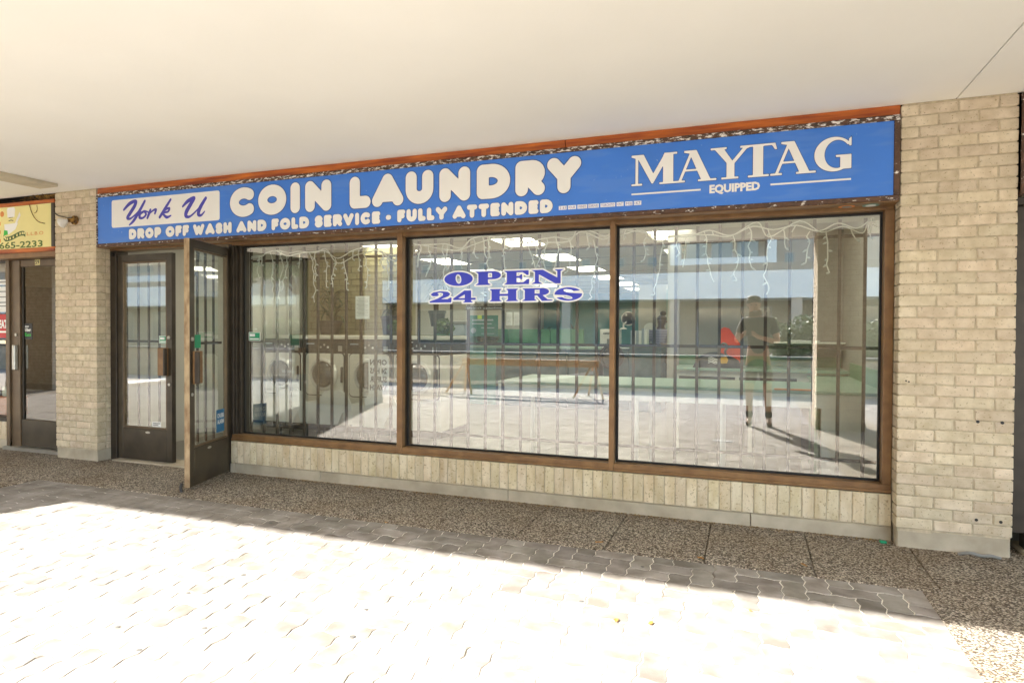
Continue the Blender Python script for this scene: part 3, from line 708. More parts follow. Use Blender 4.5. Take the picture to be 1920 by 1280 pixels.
# =================================================================== DOORS
def door_leaf(t, wd, glass_mat='door_glass', bars=1):
    """leaf in its own frame: x from the hinge, outer face towards +y"""
    z0, z1 = .022, 2.055
    k = dict(parent=t, local=True)
    MB().cbox(0, .062, -.045, 0, z0, z1, c=.003).build('hinge_stile', 'bronze_door', **k)
    MB().cbox(wd - .070, wd - .0025, -.045, 0, z0, z1, c=.003).build('lock_stile', 'bronze_door', **k)
    MB().box(wd - .0024, wd, -.0448, -.0005, z0, z1).build('worn_edge' if bars == 1 else 'edge_strip', 'bare_metal' if bars == 1 else 'bronze_dark', **k)
    CB(.0625, wd - .0705, -.045, 0, 1.985, z1, c=.003).build('top_rail', 'bronze_door', **k)
    CB(.0625, wd - .0705, -.045, 0, z0, .335, c=.003).build('kick_panel', 'bronze_door', **k)
    b = MB().cbox(.0625, .078, -.034, -.004, .336, 1.984, c=.002).cbox(wd - .086, wd - .0705, -.034, -.004, .336, 1.984, c=.002)
    b.cbox(.0785, wd - .0865, -.034, -.004, .336, .352, c=.002).cbox(.0785, wd - .0865, -.034, -.004, 1.968, 1.984, c=.002).build('glazing_bead', 'bronze_bead', **k)
    pane(.0782, wd - .0862, -.022, -.017, .3525, 1.9675, glass_mat, t, 1, True)
    if bars:
        for i in range(3): B(.078 + (wd - .165) * (i + 1) / 4 - .009, .078 + (wd - .165) * (i + 1) / 4 + .009, -.062, -.048, .25, 2.01).build('bar', 'grille_paint', **k)
        B(.05, wd - .06, -.070, -.063, 1.185, 1.207).build('rail', 'grille_paint', **k)
    h = CB(wd - .165, wd - .040, .001, .022, .865, 1.135, c=.004).build('pull_plate', 'bronze', **k)
    MB().cbox(wd - .052, wd - .034, .0222, .060, .87, 1.13, c=.004).build('pull_lip', 'bronze_dark', parent=h, local=True)
    MB().lathe([(.017, 0), (.017, .009), (.010, .013)], (wd - .035, .0005, 1.235), 'y', 14).build('lock_cylinder', 'aluminium', **k)
    MB().lathe([(.014, 0), (.014, .006)], (wd - .035, .0005, .78), 'y', 12).build('lock_cylinder', 'aluminium', **k)
    MB().lathe([(.030, 0), (.030, .003)], (wd * .56, .0, .31), 'y', 16).xf(Matrix.Translation((wd * .56, .0005, .3)) @ Matrix.Diagonal((1, 1, .35, 1)) @ Matrix.Translation((-wd * .56, 0, -.31))).build('badge', 'aluminium', **k)
dc = thing('shop_door', 'closed bronze glazed laundry door beside the left brick pillar', 'door', (-5.945, .15, 0), rz=0)
# closed leaf: hinge on the left, outer face to the street -> mirror by turning the leaf half round about its middle
dc.rotation_euler.z = R(180); dc.location = (-5.222, .15, 0)
door_leaf(dc, .722, bars=2)
for ch in dc.children:            # put the lock side to the right-hand end (next to the open leaf)
    me = ch.data.copy() if False else ch.data
    for v in me.vertices: v.co.x = .722 - v.co.x
    me.flip_normals()
    for g in ch.children:
        for v in g.data.vertices: v.co.x = .722 - v.co.x
        g.data.flip_normals()
do = thing('shop_door', 'open bronze laundry door swung out over the walkway, worn edge facing out', 'door', (-4.478, .135, 0))
do.rotation_euler.z = R(-72.0)
door_leaf(do, .70)
df = thing('door_frame', 'bronze frame round the two laundry doors, with a pale threshold', 'door frame', (-5.2, .2, 0))
MB().cbox(-6.030, -5.948, .135, .27, .0, 2.10, c=.003).build('jamb', 'bronze_dark', parent=df)
CB(-4.508, -4.4645, .135, .27, .0, 2.10, c=.003).build('jamb', 'bronze_dark', parent=df)
CB(-6.030, -4.4645, .13, .28, 2.1005, 2.158, c=.003).build('head', 'bronze', parent=df)
CB(-5.946, -4.51, .08, .32, -.02, .018, c=.004).build('threshold', 'concrete', parent=df)
MB().lathe([(.022, -.01), (.022, .01)], (-5.985, .128, 2.06), 'y', 14).build('pivot', 'black', parent=df)
MB().cbox(-4.56, -4.47, .10, .134, 2.035, 2.075, c=.004).build('door_closer', 'bronze_dark', parent=df)
tag(MB().tube(crom([(-5.19, .35, 1.80), (-5.10, .30, 1.83), (-5.0, .25, 1.92), (-4.95, .22, 2.05)], 5), .006).build('door_cable', 'wire'), 'black cable hanging inside the top of the open doorway', 'cable')
# small stickers on the doors
def facing(name, label, cat, x0, x1, z0, z1, y, mat, rows=()):
    t = thing(name, label, cat, ((x0 + x1) / 2, y, z0)); B(x0, x1, y - .001, y, z0, z1).build('sheet', mat, parent=t)
    for i_, (kind, a, b, c, d, m_) in enumerate(rows):
        e_ = .0007 * min(i_, 3)
        xa, xb = x0 + (x1 - x0) * a, x0 + (x1 - x0) * b; za = z0 + (z1 - z0) * c
        if kind == 'bar': B(xa, xb, y - .0022 - e_, y - .0012, za, z0 + (z1 - z0) * d).build('print', m_, parent=t)
        else: text('lettering', kind, xa, za, y - .002, (z1 - z0) * d, m_, t, width=xb - xa, bold=.001)
    return t
gs = [('bar', .05, .95, .06, .94, 'sticker_green'), ('bar', .1, .55, .50, .82, 'decal_white'), ('bar', .1, .9, .16, .30, 'decal_white')]
facing('security_sticker', 'green security sticker on the closed laundry door', 'sticker', -5.405, -5.275, 1.178, 1.252, .166, 'decal_white', gs)
facing('security_sticker', 'green security sticker low inside the left edge of the first laundry window', 'sticker', -4.345, -4.21, 1.213, 1.292, GY - .006, 'decal_white', gs)
facing('label_sticker', 'small white label at the foot of the closed door glass', 'sticker', -5.50, -5.385, .358, .408, .166, 'paper', [('bar', .1, .9, .6, .8, 'mid_grey'), ('bar', .1, .7, .25, .45, 'mid_grey')])
def on_leaf(name, label, x0, x1, z0, z1, mat, rows):
    """sticker on the outer glass of the open leaf"""
    t = thing(name, label, 'sticker', tuple(do.matrix_basis @ Vector(((x0 + x1) / 2, -.016, z0)))); t.rotation_euler.z = R(-72.0) + math.pi
    LOC[t.name] = (0, 0, 0); wd, h = x1 - x0, z1 - z0
    MB().box(-wd / 2, wd / 2, -.001, 0, 0, h).build('sheet', mat, parent=t)
    for (s, zz, sz, m_) in rows: text('lettering', s, -wd / 2 + wd * .1, zz * h, -.0022, sz * h, m_, t, width=wd * .8, bold=.0012)
on_leaf('security_sticker', 'green security sticker on the open laundry door', .50, .60, 1.16, 1.27, 'sticker_green', [])
on_leaf('alarm_sticker', 'blue alarm sticker at the foot of the open door glass', .10, .24, .40, .60, 'sticker_blue', [('CHUBB', .64, .27, 'decal_white'), ('ALARM', .37, .27, 'decal_white')])

# =================================================================== LETTERING ON THE GLASS
op = thing('window_lettering', 'OPEN 24 HRS in blue white-edged letters on the middle window', 'lettering', (-1.83, GY - .006, 1.54))
def fat(X, Z):
    """wide heavy wedge-serif capitals"""
    D = np.full(X.shape, 9.)
    def put(x0, x1, z0, z1, pos, neg=(), ell=(), nell=()):
        nonlocal D
        m_ = lambda P: [(x0 + a * (x1 - x0), z0 + b * (z1 - z0)) for a, b in P]
        d = np.full(X.shape, 9.)
        for P in pos: d = np.minimum(d, d_poly(X, Z, m_(P)))
        for (cx, cz, rx, rz, tl) in ell: d = np.minimum(d, d_ell(X, Z, x0 + cx * (x1 - x0), z0 + cz * (z1 - z0), rx * (x1 - x0), rz * (z1 - z0), tl))
        for P in neg: d = np.maximum(d, -d_poly(X, Z, m_(P)))
        for (cx, cz, rx, rz, tl) in nell: d = np.maximum(d, -d_ell(X, Z, x0 + cx * (x1 - x0), z0 + cz * (z1 - z0), rx * (x1 - x0), rz * (z1 - z0), tl))
        D = np.minimum(D, d)
    a, b = 1.678, 1.785
    put(-2.332, -2.08, a, b, (), ell=[(.5, .5, .5, .52, 0)], nell=[(.5, .5, .10, .36, 12)])
    put(-2.057, -1.838, a, b, [[(0, 1), (.75, 1), (.75, .42), (.5, .42), (.5, .15), (.62, 0), (0, 0), (.12, .15), (.12, .85)]], ell=[(.72, .71, .28, .29, 0)], neg=[[(.5, .88), (.66, .88), (.66, .55), (.5, .55)]])
    put(-1.812, -1.600, a, b, [[(0, 1), (.97, 1), (.97, .66), (.90, .66), (.74, .87), (.50, .87), (.50, .60), (.60, .60), (.68, .72), (.72, .72), (.72, .34), (.68, .34), (.60, .47), (.50, .47), (.50, .13), (.76, .13), (.93, .36), (1, .36), (.98, 0), (0, 0), (.12, .15), (.12, .85)]])
    put(-1.586, -1.322, a, b, [[(0, 1), (.36, 1), (.80, .42), (.80, .88), (.70, 1), (1, 1), (.90, .88), (.90, 0), (.74, 0), (.24, .68), (.24, .14), (.36, 0), (0, 0), (.12, .14), (.12, .86)]])
    a, b = 1.547, 1.644
    put(-2.466, -2.262, a - .004, b - .01, [[(0, 0), (0, .12), (.36, .36), (.58, .62), (.60, .82), (.46, .90), (.34, .84), (.42, .70), (.34, .58), (.14, .58), (.04, .74), (.16, .92), (.46, 1.02), (.80, .96), (.92, .76), (.84, .56), (.50, .30), (.80, .30), (.92, .44), (.98, .44), (.96, 0)]])
    put(-2.252, -2.054, a - .006, b - .006, [[(.50, 1), (.80, 1), (.80, .38), (1, .38), (1, .22), (.80, .22), (.80, .12), (.90, 0), (.42, 0), (.52, .12), (.52, .22), (0, .22), (0, .34)]], neg=[[(.22, .36), (.52, .36), (.52, .68)]])
    put(-1.936, -1.688, a, b, [[(0, 1), (.44, 1), (.36, .86), (.36, .60), (.64, .60), (.64, .86), (.56, 1), (1, 1), (.92, .86), (.92, .14), (1, 0), (.56, 0), (.64, .14), (.64, .44), (.36, .44), (.36, .14), (.44, 0), (0, 0), (.08, .14), (.08, .86)]])
    put(-1.662, -1.410, a, b, [[(0, 1), (.66, 1), (.66, .46), (.84, .10), (1, .08), (.98, 0), (.66, -.02), (.50, .44), (.42, .44), (.42, .14), (.50, 0), (0, 0), (.10, .14), (.10, .86)]], ell=[(.64, .73, .24, .28, 0)], neg=[[(.42, .88), (.58, .88), (.58, .58), (.42, .58)]])
    put(-1.396, -1.180, a, b, [], ell=[(.5, .5, .5, .52, 0)], neg=[[(.50, .60), (1.1, .52), (1.1, .80), (.66, .72)], [(.50, .40), (-.1, .48), (-.1, .22), (.34, .28)]], nell=[(.52, .74, .20, .13, -10), (.46, .26, .20, .13, -10)])
    return D
F, fx, fz = field(fat, -2.47, -1.17, 1.53, 1.80, .004, .03)
q = MB(); contour(q, F, fx, fz, .004, GY - .0062); q.build('lettering', 'decal_blue', parent=op)
q = MB(); contour(q, F, fx, fz, .004, GY - .0052, .0115); q.build('lettering_edge', 'decal_white', parent=op)
nt_ = facing('paper_notice', 'white printed paper notice taped inside the first laundry window', 'notice', -3.195, -3.055, 1.412, 1.608, GY + .012, 'paper',
       [('bar', .22 if k % 3 == 0 else .1, .72 if k % 4 == 0 else .9, .90 - k * .058, .912 - k * .058, 'mid_grey') for k in range(14)])
ml = thing('decal_strip', 'dark decal strip with reversed white lettering under 24 HRS', 'decal', (-1.985, GY + .008, 1.47))
B(-2.145, -1.825, GY + .006, GY + .0075, 1.480, 1.512).build('strip', 'dark_grey', parent=ml)
text('lettering', 'www.firesafety.ca  416-560-6000', -1.832, 1.489, GY + .005, .022, 'decal_white', ml, width=.305, mirror=True)
text('lettering', 'AND SAFETY SERVICES', -1.832, 1.518, GY + .005, .022, 'black', ml, width=.29, mirror=True)
text('lettering', 'FIRE', -1.985, 1.552, GY + .005, .036, 'decal_white', ml, width=.07, mirror=True)
text('lettering', 'Z', -1.96, 1.592, GY + .005, .045, 'decal_white', ml, width=.06, mirror=True)

# =================================================================== ICICLE LIGHT STRINGS
def icicles(label, x0, x1, n, seed, zt=2.0):
    rg = random.Random(seed); u = rg.uniform
    t = thing('icicle_light_string', label, 'string lights', ((x0 + x1) / 2, .275, 2.0), 'icicle lights hung in the laundry windows')
    P = []; x = x0
    while x < x1: P.append((x, u(.262, .292), zt + u(-.05, .045))); x += u(.07, .17)
    P.append((x1, .28, zt)); MB().tube(crom(P, 5), .0052, 6).build('wire', 'cord_white', parent=t)
    P2 = [(p[0] + u(-.03, .03), p[1] + u(-.01, .01), p[2] + u(-.05, .03)) for p in P]; MB().tube(crom(P2, 5), .0044, 6).build('wire', 'cord_white', parent=t)
    for k in range(n):
        xx = x0 + (x1 - x0) * (k + u(.15, .85)) / n; i = min(range(len(P)), key=lambda j: abs(P[j][0] - xx)); z = P[i][2]; y = u(.262, .288)
        L = u(.12, .5) if rg.random() > .25 else u(.05, .14); D = []; zz = z; a = xx
        while zz > z - L: D.append((a, y + u(-.006, .006), zz)); a += u(-.022, .022); zz -= u(.03, .06)
        if len(D) < 2: D.append((a, y, zz - .03))
        d = MB().tube(crom(D, 4), .0042, 6).build('drop', 'cord_white', parent=t)
        b = MB()
        for p in D[1:]:
            if rg.random() < .7:
                s_ = rg.choice((-1, 1)); e = (p[0] + s_ * u(.015, .032), p[1], p[2] - u(.0, .025)); b.tube([p, ((p[0] + e[0]) / 2, p[1], (p[2] + e[2]) / 2), e], [.0045, .0085, .0025], 6)
        if b.v: b.build('bulb', 'bulb', parent=d)['kind'] = 'stuff'
icicles('white icicle lights drooping across the first laundry window', -4.36, -2.74, 17, 3, 1.995)
icicles('white icicle lights hanging above OPEN 24 HRS', -2.64, -.97, 18, 11, 2.03)
icicles('white icicle lights looped across the window by the right pillar', -.89, .76, 16, 23, 2.035)

# =================================================================== LAUNDRY INTERIOR
struct('shop_floor', B(-6.3, 6, .31, 15.2, -.05, .015), 'shop_floor')
struct('shop_left_wall', B(-6.34, -6.22, .31, 15.2, .016, 2.52), 'wall_beige')
struct('shop_rear_wall', B(-6.3, 6, 15.2, 15.3, .016, 2.52), 'wall_teal')
struct('shop_right_wall', B(.95, 1.05, .31, 3.3, .016, 2.52), 'wall_grey')
struct('shop_partition_wall', B(-.80, .949, 3.2, 3.3, .016, 2.52), 'wall_grey')
struct('shop_partition_return', B(-.90, -.801, 3.18, 7.0, .016, 2.52), 'wall_beige')
struct('shop_far_right_wall', B(1.6, 1.7, 3.31, 15.2, .016, 2.52), 'wall_olive')
struct('shop_ceiling', B(-6.34, 6, .31, 15.3, 2.521, 2.6), 'ceiling_tile')
struct('window_soffit', B(-4.45, .9, .30, .62, 2.10, 2.518), 'wall_beige')
# T-bars of the suspended ceiling
gb = thing('ceiling_grid', 'metal grid of the suspended laundry ceiling', 'ceiling grid', (-2.6, 7, 2.515))
for k in range(12):
    y = .9 + 1.2 * k; B(-6.2, 1.5, y - .012, y + .012, 2.512, 2.5205).build('runner', 'mid_grey', parent=gb)
TRO = MB().box(-.27, .27, -.49, .49, -.006, 0).mesh('diffuser', 'troffer'); TRF = MB().box(-.31, -.27, -.53, .53, -.012, 0).box(.27, .31, -.53, .53, -.012, 0).box(-.2699, .2699, -.53, -.49, -.012, 0).box(-.2699, .2699, .49, .53, -.012, 0).mesh('frame', 'ceiling_tile')
pos = 'first second third fourth fifth sixth seventh'.split(); colw = ['left', 'middle', 'right']
for r in range(7):
    for c_ in range(3):
        x, y = -4.9 + 2.0 * c_, 1.55 + 1.95 * r
        t = thing('ceiling_light', 'lit cream ceiling panel, %s row back from the window, %s of three' % (pos[r], colw[c_]), 'ceiling light', (x, y, 2.519), 'lit panels in the laundry ceiling')
        piece('diffuser', TRO, t, (x, y, 2.519)); piece('frame', TRF, t, (x, y, 2.519))
t = thing('ceiling_light', 'lit cream ceiling panel over the white folding table', 'ceiling light', (.1, 1.2, 2.519), 'lit panels in the laundry ceiling')
piece('diffuser', TRO, t, (.1, 1.5, 2.519)); piece('frame', TRF, t, (.1, 1.5, 2.519))
# mural wall behind the washers
mw = thing('mural_wall', 'olive block-patterned wall with arches behind the washers', 'wall', (-5.2, 3.45, 0))
B(-6.2, -4.42, 3.4, 3.5, .016, 2.50).build('panel', 'wall_olive', parent=mw)
ln = MB()
for k in range(12):
    z = 1.34 + k * .09; ln.box(-6.15, -4.45, 3.392, 3.3995, z - .004, z + .004)
    for j in range(9): xx = -6.12 + .2 * j + (.1 if k % 2 else 0); ln.box(xx - .004, xx + .004, 3.3925, 3.3992, z + .004, z + .086)
tag(ln.build('block_joint', 'olive_line', parent=mw), kind='stuff')
for x in (-5.75, -5.25, -4.75):
    MB().prism([(x - .10, 1.32)] + [(x + .10 * math.cos(R(a)), 1.50 + .12 * math.sin(R(a))) for a in range(180, -1, -20)] + [(x + .10, 1.32)], 3.384, 3.391).build('arch', 'olive_line', parent=mw)
# front-loading washers
def washer(label, x0, num):
    wd = .645; yf = 2.35; t = thing('washing_machine', label, 'washer', (x0 + wd / 2, yf + .4, .015), 'front-loading washers along the mural wall')
    CB(x0, x0 + wd, yf, yf + .85, .10, 1.02, c=.012).build('cabinet', 'washer', parent=t)
    CB(x0 + .02, x0 + wd - .02, yf + .04, yf + .8, .016, .0995, c=.005).build('base', 'dark_grey', parent=t)
    p = CB(x0, x0 + wd, yf - .004, yf + .80, 1.024, 1.205, c=.008).build('control_panel', 'washer_dark', parent=t)
    CB(x0 - .002, x0 + wd + .002, yf - .01, yf + .82, 1.2055, 1.25, c=.006).build('top', 'washer', parent=t)
    B(x0 + .05, x0 + .17, yf - .0075, yf - .0042, 1.135, 1.155).build('badge', 'blue_white', parent=p)
    for j in range(4): MB().lathe([(.014, -.006), (.014, 0)], (x0 + .27 + .055 * j, yf - .0042, 1.10 + (.03 if j % 2 else 0)), 'y', 10).build('button', 'aluminium' if j != 2 else 'decal_white', parent=p)
    B(x0 + wd - .11, x0 + wd - .05, yf - .009, yf - .0042, 1.05, 1.12).build('coin_plate', 'aluminium', parent=p)
    B(x0 + .22, x0 + .42, yf - .006, yf - .0042, 1.17, 1.18).build('print', 'decal_white', parent=p)
    B(x0 + .22, x0 + .40, yf - .006, yf - .0005, .975, .99).build('label', 'dark_grey', parent=t)
    cx, cz = x0 + wd * .52, .755
    pr_ = [(cx + s1 * .235 + .05 * math.cos(R(a)) * 1, cz + s2 * .215 + .05 * math.sin(R(a))) for s1, s2, a0 in ((1, 1, 0), (-1, 1, 90), (-1, -1, 180), (1, -1, 270)) for a in range(a0, a0 + 91, 18)]
    pg = [(cx + (a - cx) * 1.05, cz + (b - cz) * 1.05) for a, b in pr_]; MB().prism(pg, yf - .008, yf - .0004).build('door_gap', 'dark_grey', parent=t)  # dark plate stands in for the shaded gap round the door
    d = MB().prism(pr_, yf - .022, yf - .0081).build('door', 'washer', parent=t)
    MB().lathe([(.205, 0), (.212, -.02), (.195, -.045), (.175, -.05), (.168, -.03)], (cx, yf - .0225, cz), 'y', 28).build('door_ring', 'chrome', parent=d, smooth=False)
    MB().lathe([(.166, -.03), (.14, -.055), (.09, -.075), (.03, -.085)], (cx, yf - .0225, cz), 'y', 24).build('porthole', 'porthole', parent=d, smooth=True)
    CB(cx + .262, cx + .285, yf - .05, yf - .023, cz - .10, cz + .10, c=.005).build('handle', 'dark_grey', parent=d)
    B(x0 + .03, x0 + .08, yf - .003, yf - .0005, .86, .99).build('warning_label', 'paper', parent=t)
    n_ = B(x0 + wd - .075, x0 + wd - .015, yf - .003, yf - .0005, .93, 1.005).build('number_plate', 'paper', parent=t)
    text('lettering', num, x0 + wd - .070, .943, yf - .0045, .06, 'black', n_, width=.05, bold=.002)
    return t
for k, (x, n_, lab) in enumerate(((-6.10, '10', 'beige front-loading washer at the dim left end of the row by the door'), (-5.425, '11', 'beige washer numbered 11, in front of the tall dracaena'),
                              (-4.76, '12', 'beige washer numbered 12, above the second plastic chair'), (-4.085, '13', 'beige washer at the right end of the row, behind the first mullion'))): washer(lab, x, n_)
# moulded chairs, backs to the window
def chair(label, x):
    t = thing('plastic_chair', label, 'chair', (x, 1.95, .015), 'white moulded chairs in front of the washers')
    b = MB().prism([(x - .24, .16), (x - .22, .50), (x - .16, .585), (x + .05, .60), (x + .15, .56), (x + .22, .42), (x + .25, .20), (x + .13, .20), (x + .10, .34), (x + .02, .17)], 1.93, 1.955).build('backrest', 'white', parent=t)
    CB(x - .21, x + .21, 1.956, 2.24, .30, .33, c=.01).build('seat', 'white', parent=t)
    for sx in (-1, 1):
        MB().prism([(0, 0)] * 0 or [(x + sx * .225 - .012, .16), (x + sx * .225 + .012, .16), (x + sx * .20 + .012, .44), (x + sx * .20 - .012, .44)], 1.956, 2.20).build('arm', 'white', parent=t)
        for yy in (1.98, 2.20): MB().tube([(x + sx * .19, yy, .30), (x + sx * .20, yy, .016)], .014, 8).build('leg', 'dark_grey', parent=t)
chair('white moulded plastic chair before the leftmost washer', -5.28); chair('white moulded plastic chair below washer 11', -4.63); chair('white moulded plastic chair beside the first mullion', -4.00)
# paper banner with mirrored lettering
pb = thing('paper_banner', 'white banner with mirrored hand lettering beside the first mullion', 'banner', (-3.90, 1.70, .60)); B(-4.02, -3.76, 1.70, 1.704, .60, 1.03).build('sheet', 'paper', parent=pb)
for k, s in enumerate(('OPEN', '24 HRS', 'SUPER', 'WASH')): text('lettering', s, -3.78, .93 - .095 * k, 1.696, .085, 'dark_grey', pb, width=.22, mirror=True, bold=.003)
tag(CB(-4.9, -4.35, .95, 1.25, .016, .12, c=.02).build('floor_mat', 'dark_grey'), 'dark rolled mat on the laundry floor under the first window', 'mat')
# plants
def leaf_mesh(L, wd, droop, mat, n=6):
    vs, fs = [], []
    for i in range(n + 1):
        t = i / n; x = L * (t - .15 * droop * t * t); z = L * (.9 * t - droop * t * t); w2 = wd * math.sin(math.pi * (.12 + .86 * t)) / 2
        vs += [(x * .6, -w2, z), (x * .6, 0, z - w2 * .35), (x * .6, w2, z)]
    for i in range(n):
        a = i * 3; fs += [(a, a + 1, a + 4, a + 3), (a + 1, a + 2, a + 5, a + 4)]
    return MB().add(vs, fs).mesh('leaf', mat, smooth=True)
LV = [leaf_mesh(L, wd, dr, 'leaf') for L, wd, dr in ((.48, .038, .8), (.42, .034, .6), (.5, .036, 1.0), (.36, .034, .3))]
def dracaena(label, x, y, z, pot_r, pot_h, hs, sc=1., n=26, mat_pot='pot'):
    t = thing('potted_plant', label, 'plant', (x, y, z))
    MB().lathe([(pot_r * .72, 0), (pot_r, pot_h * .85), (pot_r * 1.08, pot_h * .86), (pot_r * 1.08, pot_h), (pot_r * .9, pot_h), (pot_r * .88, pot_h * .8)], (x, y, z), 'z', 18).build('pot', mat_pot, parent=t)
    for h in hs:
        sx, sy = rnd(-.04, .04), rnd(-.04, .04); MB().tube([(x + sx * .3, y + sy * .3, z + pot_h * .7), (x + sx, y + sy, z + pot_h + h)], .013, 6).build('stem', 'bark', parent=t)
        for k in range(n):
            o = piece('leaf', random.choice(LV), t, (x + sx, y + sy, z + pot_h + h - rnd(0, .10))); o.rotation_euler = (0, rnd(-.5, .35), rnd(0, 6.28)); s = sc * rnd(.7, 1.1); o.scale = (s, s, s)
dracaena('big spiky dracaena in a brown pot behind washer 11', -5.48, 2.98, 1.26, .165, .19, (.10, .28), 1.25, 30)
tag(CB(-6.1, -3.5, 2.82, 3.2, 1.16, 1.258, c=.01).build('washer_shelf', 'olive_line'), 'olive shelf running behind the washer tops', 'shelf')
dracaena('leafy dracaena in a black pot on the window side of the teal panels', -4.14, 3.62, 1.38, .12, .22, (.22, .34), .9, 22, 'black')
dracaena('dark dracaena in a black pot just left of the first mullion', -4.72, 3.30, 1.26, .12, .26, (.10, .2), .75, 18, 'black')
def bush(label, x, y, z, rx, rz, n, mat='leaf_bright', s=.035, name='potted_fern'):
    t = thing(name, label, 'plant', (x, y, z)); q = MB()
    for k in range(n):
        a, b, r_ = rnd(0, 6.28), rnd(-1, 1), rnd(.5, 1) ** .5; c_ = math.sqrt(1 - b * b); p = Vector((x + rx * r_ * c_ * math.cos(a), y + rx * r_ * c_ * math.sin(a), z + rz * (1 + b * r_) * .55))
        u = Vector((rnd(-1, 1), rnd(-1, 1), rnd(-.4, 1))).normalized() * s; v = Vector((rnd(-1, 1), rnd(-1, 1), rnd(-1, 1))).cross(u).normalized() * s * .5
        q.add([p - u, p + v, p + u, p - v], [(0, 1, 2, 3)])
    q.build('foliage', mat, parent=t)
bush('bright green fern on the shelf left of the first mullion', -4.35, 2.95, 1.26, .16, .18, 260); bush('bright fern on the shelf just right of the first mullion', -3.72, 3.0, 1.26, .13, .20, 240)
# folding table along the window
ft = thing('folding_table', 'long white laundry table with a pale green top under the windows', 'table', (-.6, 1.1, .015))
CB(-2.03, .93, .64, 1.58, .862, .885, c=.004).build('table_top', 'green_top', parent=ft)
CB(-2.03, .93, .652, .672, .758, .861, c=.003).build('apron', 'laminate', parent=ft)
CB(-2.03, -2.01, .673, 1.56, .758, .861, c=.003).build('side_apron', 'laminate', parent=ft)
CB(.50, .93, .655, .70, .016, .7575, c=.003).build('end_panel', 'laminate', parent=ft)
for x in (-2.02, -.86, -.22):
    CB(x, x + .035, .656, .69, .016, .7575, c=.003).build('leg', 'laminate', parent=ft)
    CB(x, x + .035, 1.50, 1.54, .016, .7575, c=.003).build('leg', 'laminate', parent=ft)
CB(.05, .40, 1.10, 1.45, .016, .757, c=.008).build('pedestal', 'concrete', parent=ft)
B(-1.13 + .02, -1.06 + .02, .648, .6515, .79, .815).build('badge', 'dark_grey', parent=ft)
tag(CB(.18, .455, .632, .66, .8855, .897, c=.003).build('ruler', 'orange_ink'), 'orange strip lying along the front edge of the white table', 'ruler')
# raised back counter with red tote and bag
bc = thing('back_counter', 'white counter with dark slots and a green top behind the folding table', 'counter', (.1, 2.8, .015))
CB(-.76, .93, 2.54, 3.18, .905, .935, c=.004).build('counter_top', 'green_top', parent=bc)
CB(-.74, .93, 2.575, 3.17, .70, .904, c=.003).build('cabinet', 'laminate', parent=bc)
for a, b in ((-.70, -.13), (-.09, .46)): B(a, b, 2.569, 2.5745, .785, .845).build('slot', 'dark_grey', parent=bc)
for x in (-.74, .0, .88): CB(x, x + .04, 2.58, 2.62, .016, .6995, c=.003).build('leg', 'laminate', parent=bc)
B(-.76, .93, 3.172, 3.198, .936, 1.05).build('splashback', 'green_panel', parent=bc)
rt = thing('red_tote', 'red plastic tote with a slanted top and pale handle on the counter', 'tote', (-.19, 2.78, .936))
MB().prism([(-.30, .937), (-.085, .937), (-.08, 1.165), (-.205, 1.345), (-.25, 1.355), (-.30, 1.32)], 2.70, 2.92).build('body', 'red_plastic', parent=rt)
MB().prism([(-.312, .99), (-.305, .99), (-.305, 1.33), (-.25, 1.368), (-.20, 1.356), (-.072, 1.172), (-.080, 1.166), (-.205, 1.345), (-.25, 1.355), (-.30, 1.32)], 2.69, 2.93).build('rim', 'red_plastic', parent=rt)
MB().tube(crom([(-.275, 2.70, 1.175), (-.255, 2.655, 1.195), (-.225, 2.65, 1.185), (-.215, 2.65, 1.15), (-.235, 2.66, 1.115), (-.225, 2.70, 1.075)], 5), .012, 8).build('handle', 'shorts_grey', parent=rt)
bgm = MB(); prof = [(.0, .0), (.02, .09), (.09, .16), (.2, .18), (.3, .15), (.42, .12), (.48, .08), (.5, .0)]
for k in range(9):
    w2 = math.sin(math.pi * (k + .6) / 9.2); 
for k in range(8):
    pass
bg_ = thing('duffel_bag', 'dark bag with yellow and white marks slumped left of the red tote', 'bag', (-.40, 2.62, .936))
q = MB(); rows = []
for k in range(9):
    t = k / 8; w2 = .3 + .7 * math.sin(math.pi * (.12 + .76 * t)); rows.append([(-.56 + .50 * i / 14, 2.555 + .20 * t, .938 + max(0, np.interp(i / 14, [0, .06, .25, .5, .8, .96, 1], [0, .09, .155, .165, .12, .07, 0])) * w2 + rnd(-.006, .006) * (0 < i < 14)) for i in range(15)])
vv = [p for r_ in rows for p in r_]; ff = [(a * 15 + i, a * 15 + i + 1, (a + 1) * 15 + i + 1, (a + 1) * 15 + i) for a in range(8) for i in range(14)]
base = [(p[0], p[1], .937) for p in rows[0]]; o = len(vv); vv += base; ff += [(i + 1, i, o + i, o + i + 1) for i in range(14)]
q.add(vv, ff); q.build('body', 'bag_dark', parent=bg_, smooth=True)
MB().prism([(-.27, .985), (-.21, .99), (-.20, 1.03), (-.22, 1.06), (-.27, 1.05), (-.285, 1.02)], 2.546, 2.554).build('print', 'yellow', parent=bg_)
for k in range(4): MB().tube(crom([(-.40, 2.55, .99 + .016 * k), (-.365, 2.55, 1.0 + .016 * k), (-.33, 2.55, .985 + .016 * k), (-.295, 2.55, .99 + .016 * k)], 4), .004, 5).build('print', 'decal_white', parent=bg_)
wsx = thing('wall_shelf', 'narrow white wall shelf holding papers behind the photographer reflection', 'shelf', (.5, 3.05, 1.2)); CB(.26, .94, 2.9, 3.19, 1.195, 1.213, c=.003).build('board', 'laminate', parent=wsx)
tag(CB(.42, .70, 2.92, 3.1, 1.2135, 1.232, c=.006).build('paper_stack', 'paper'), 'stack of white papers on the wall shelf', 'papers')
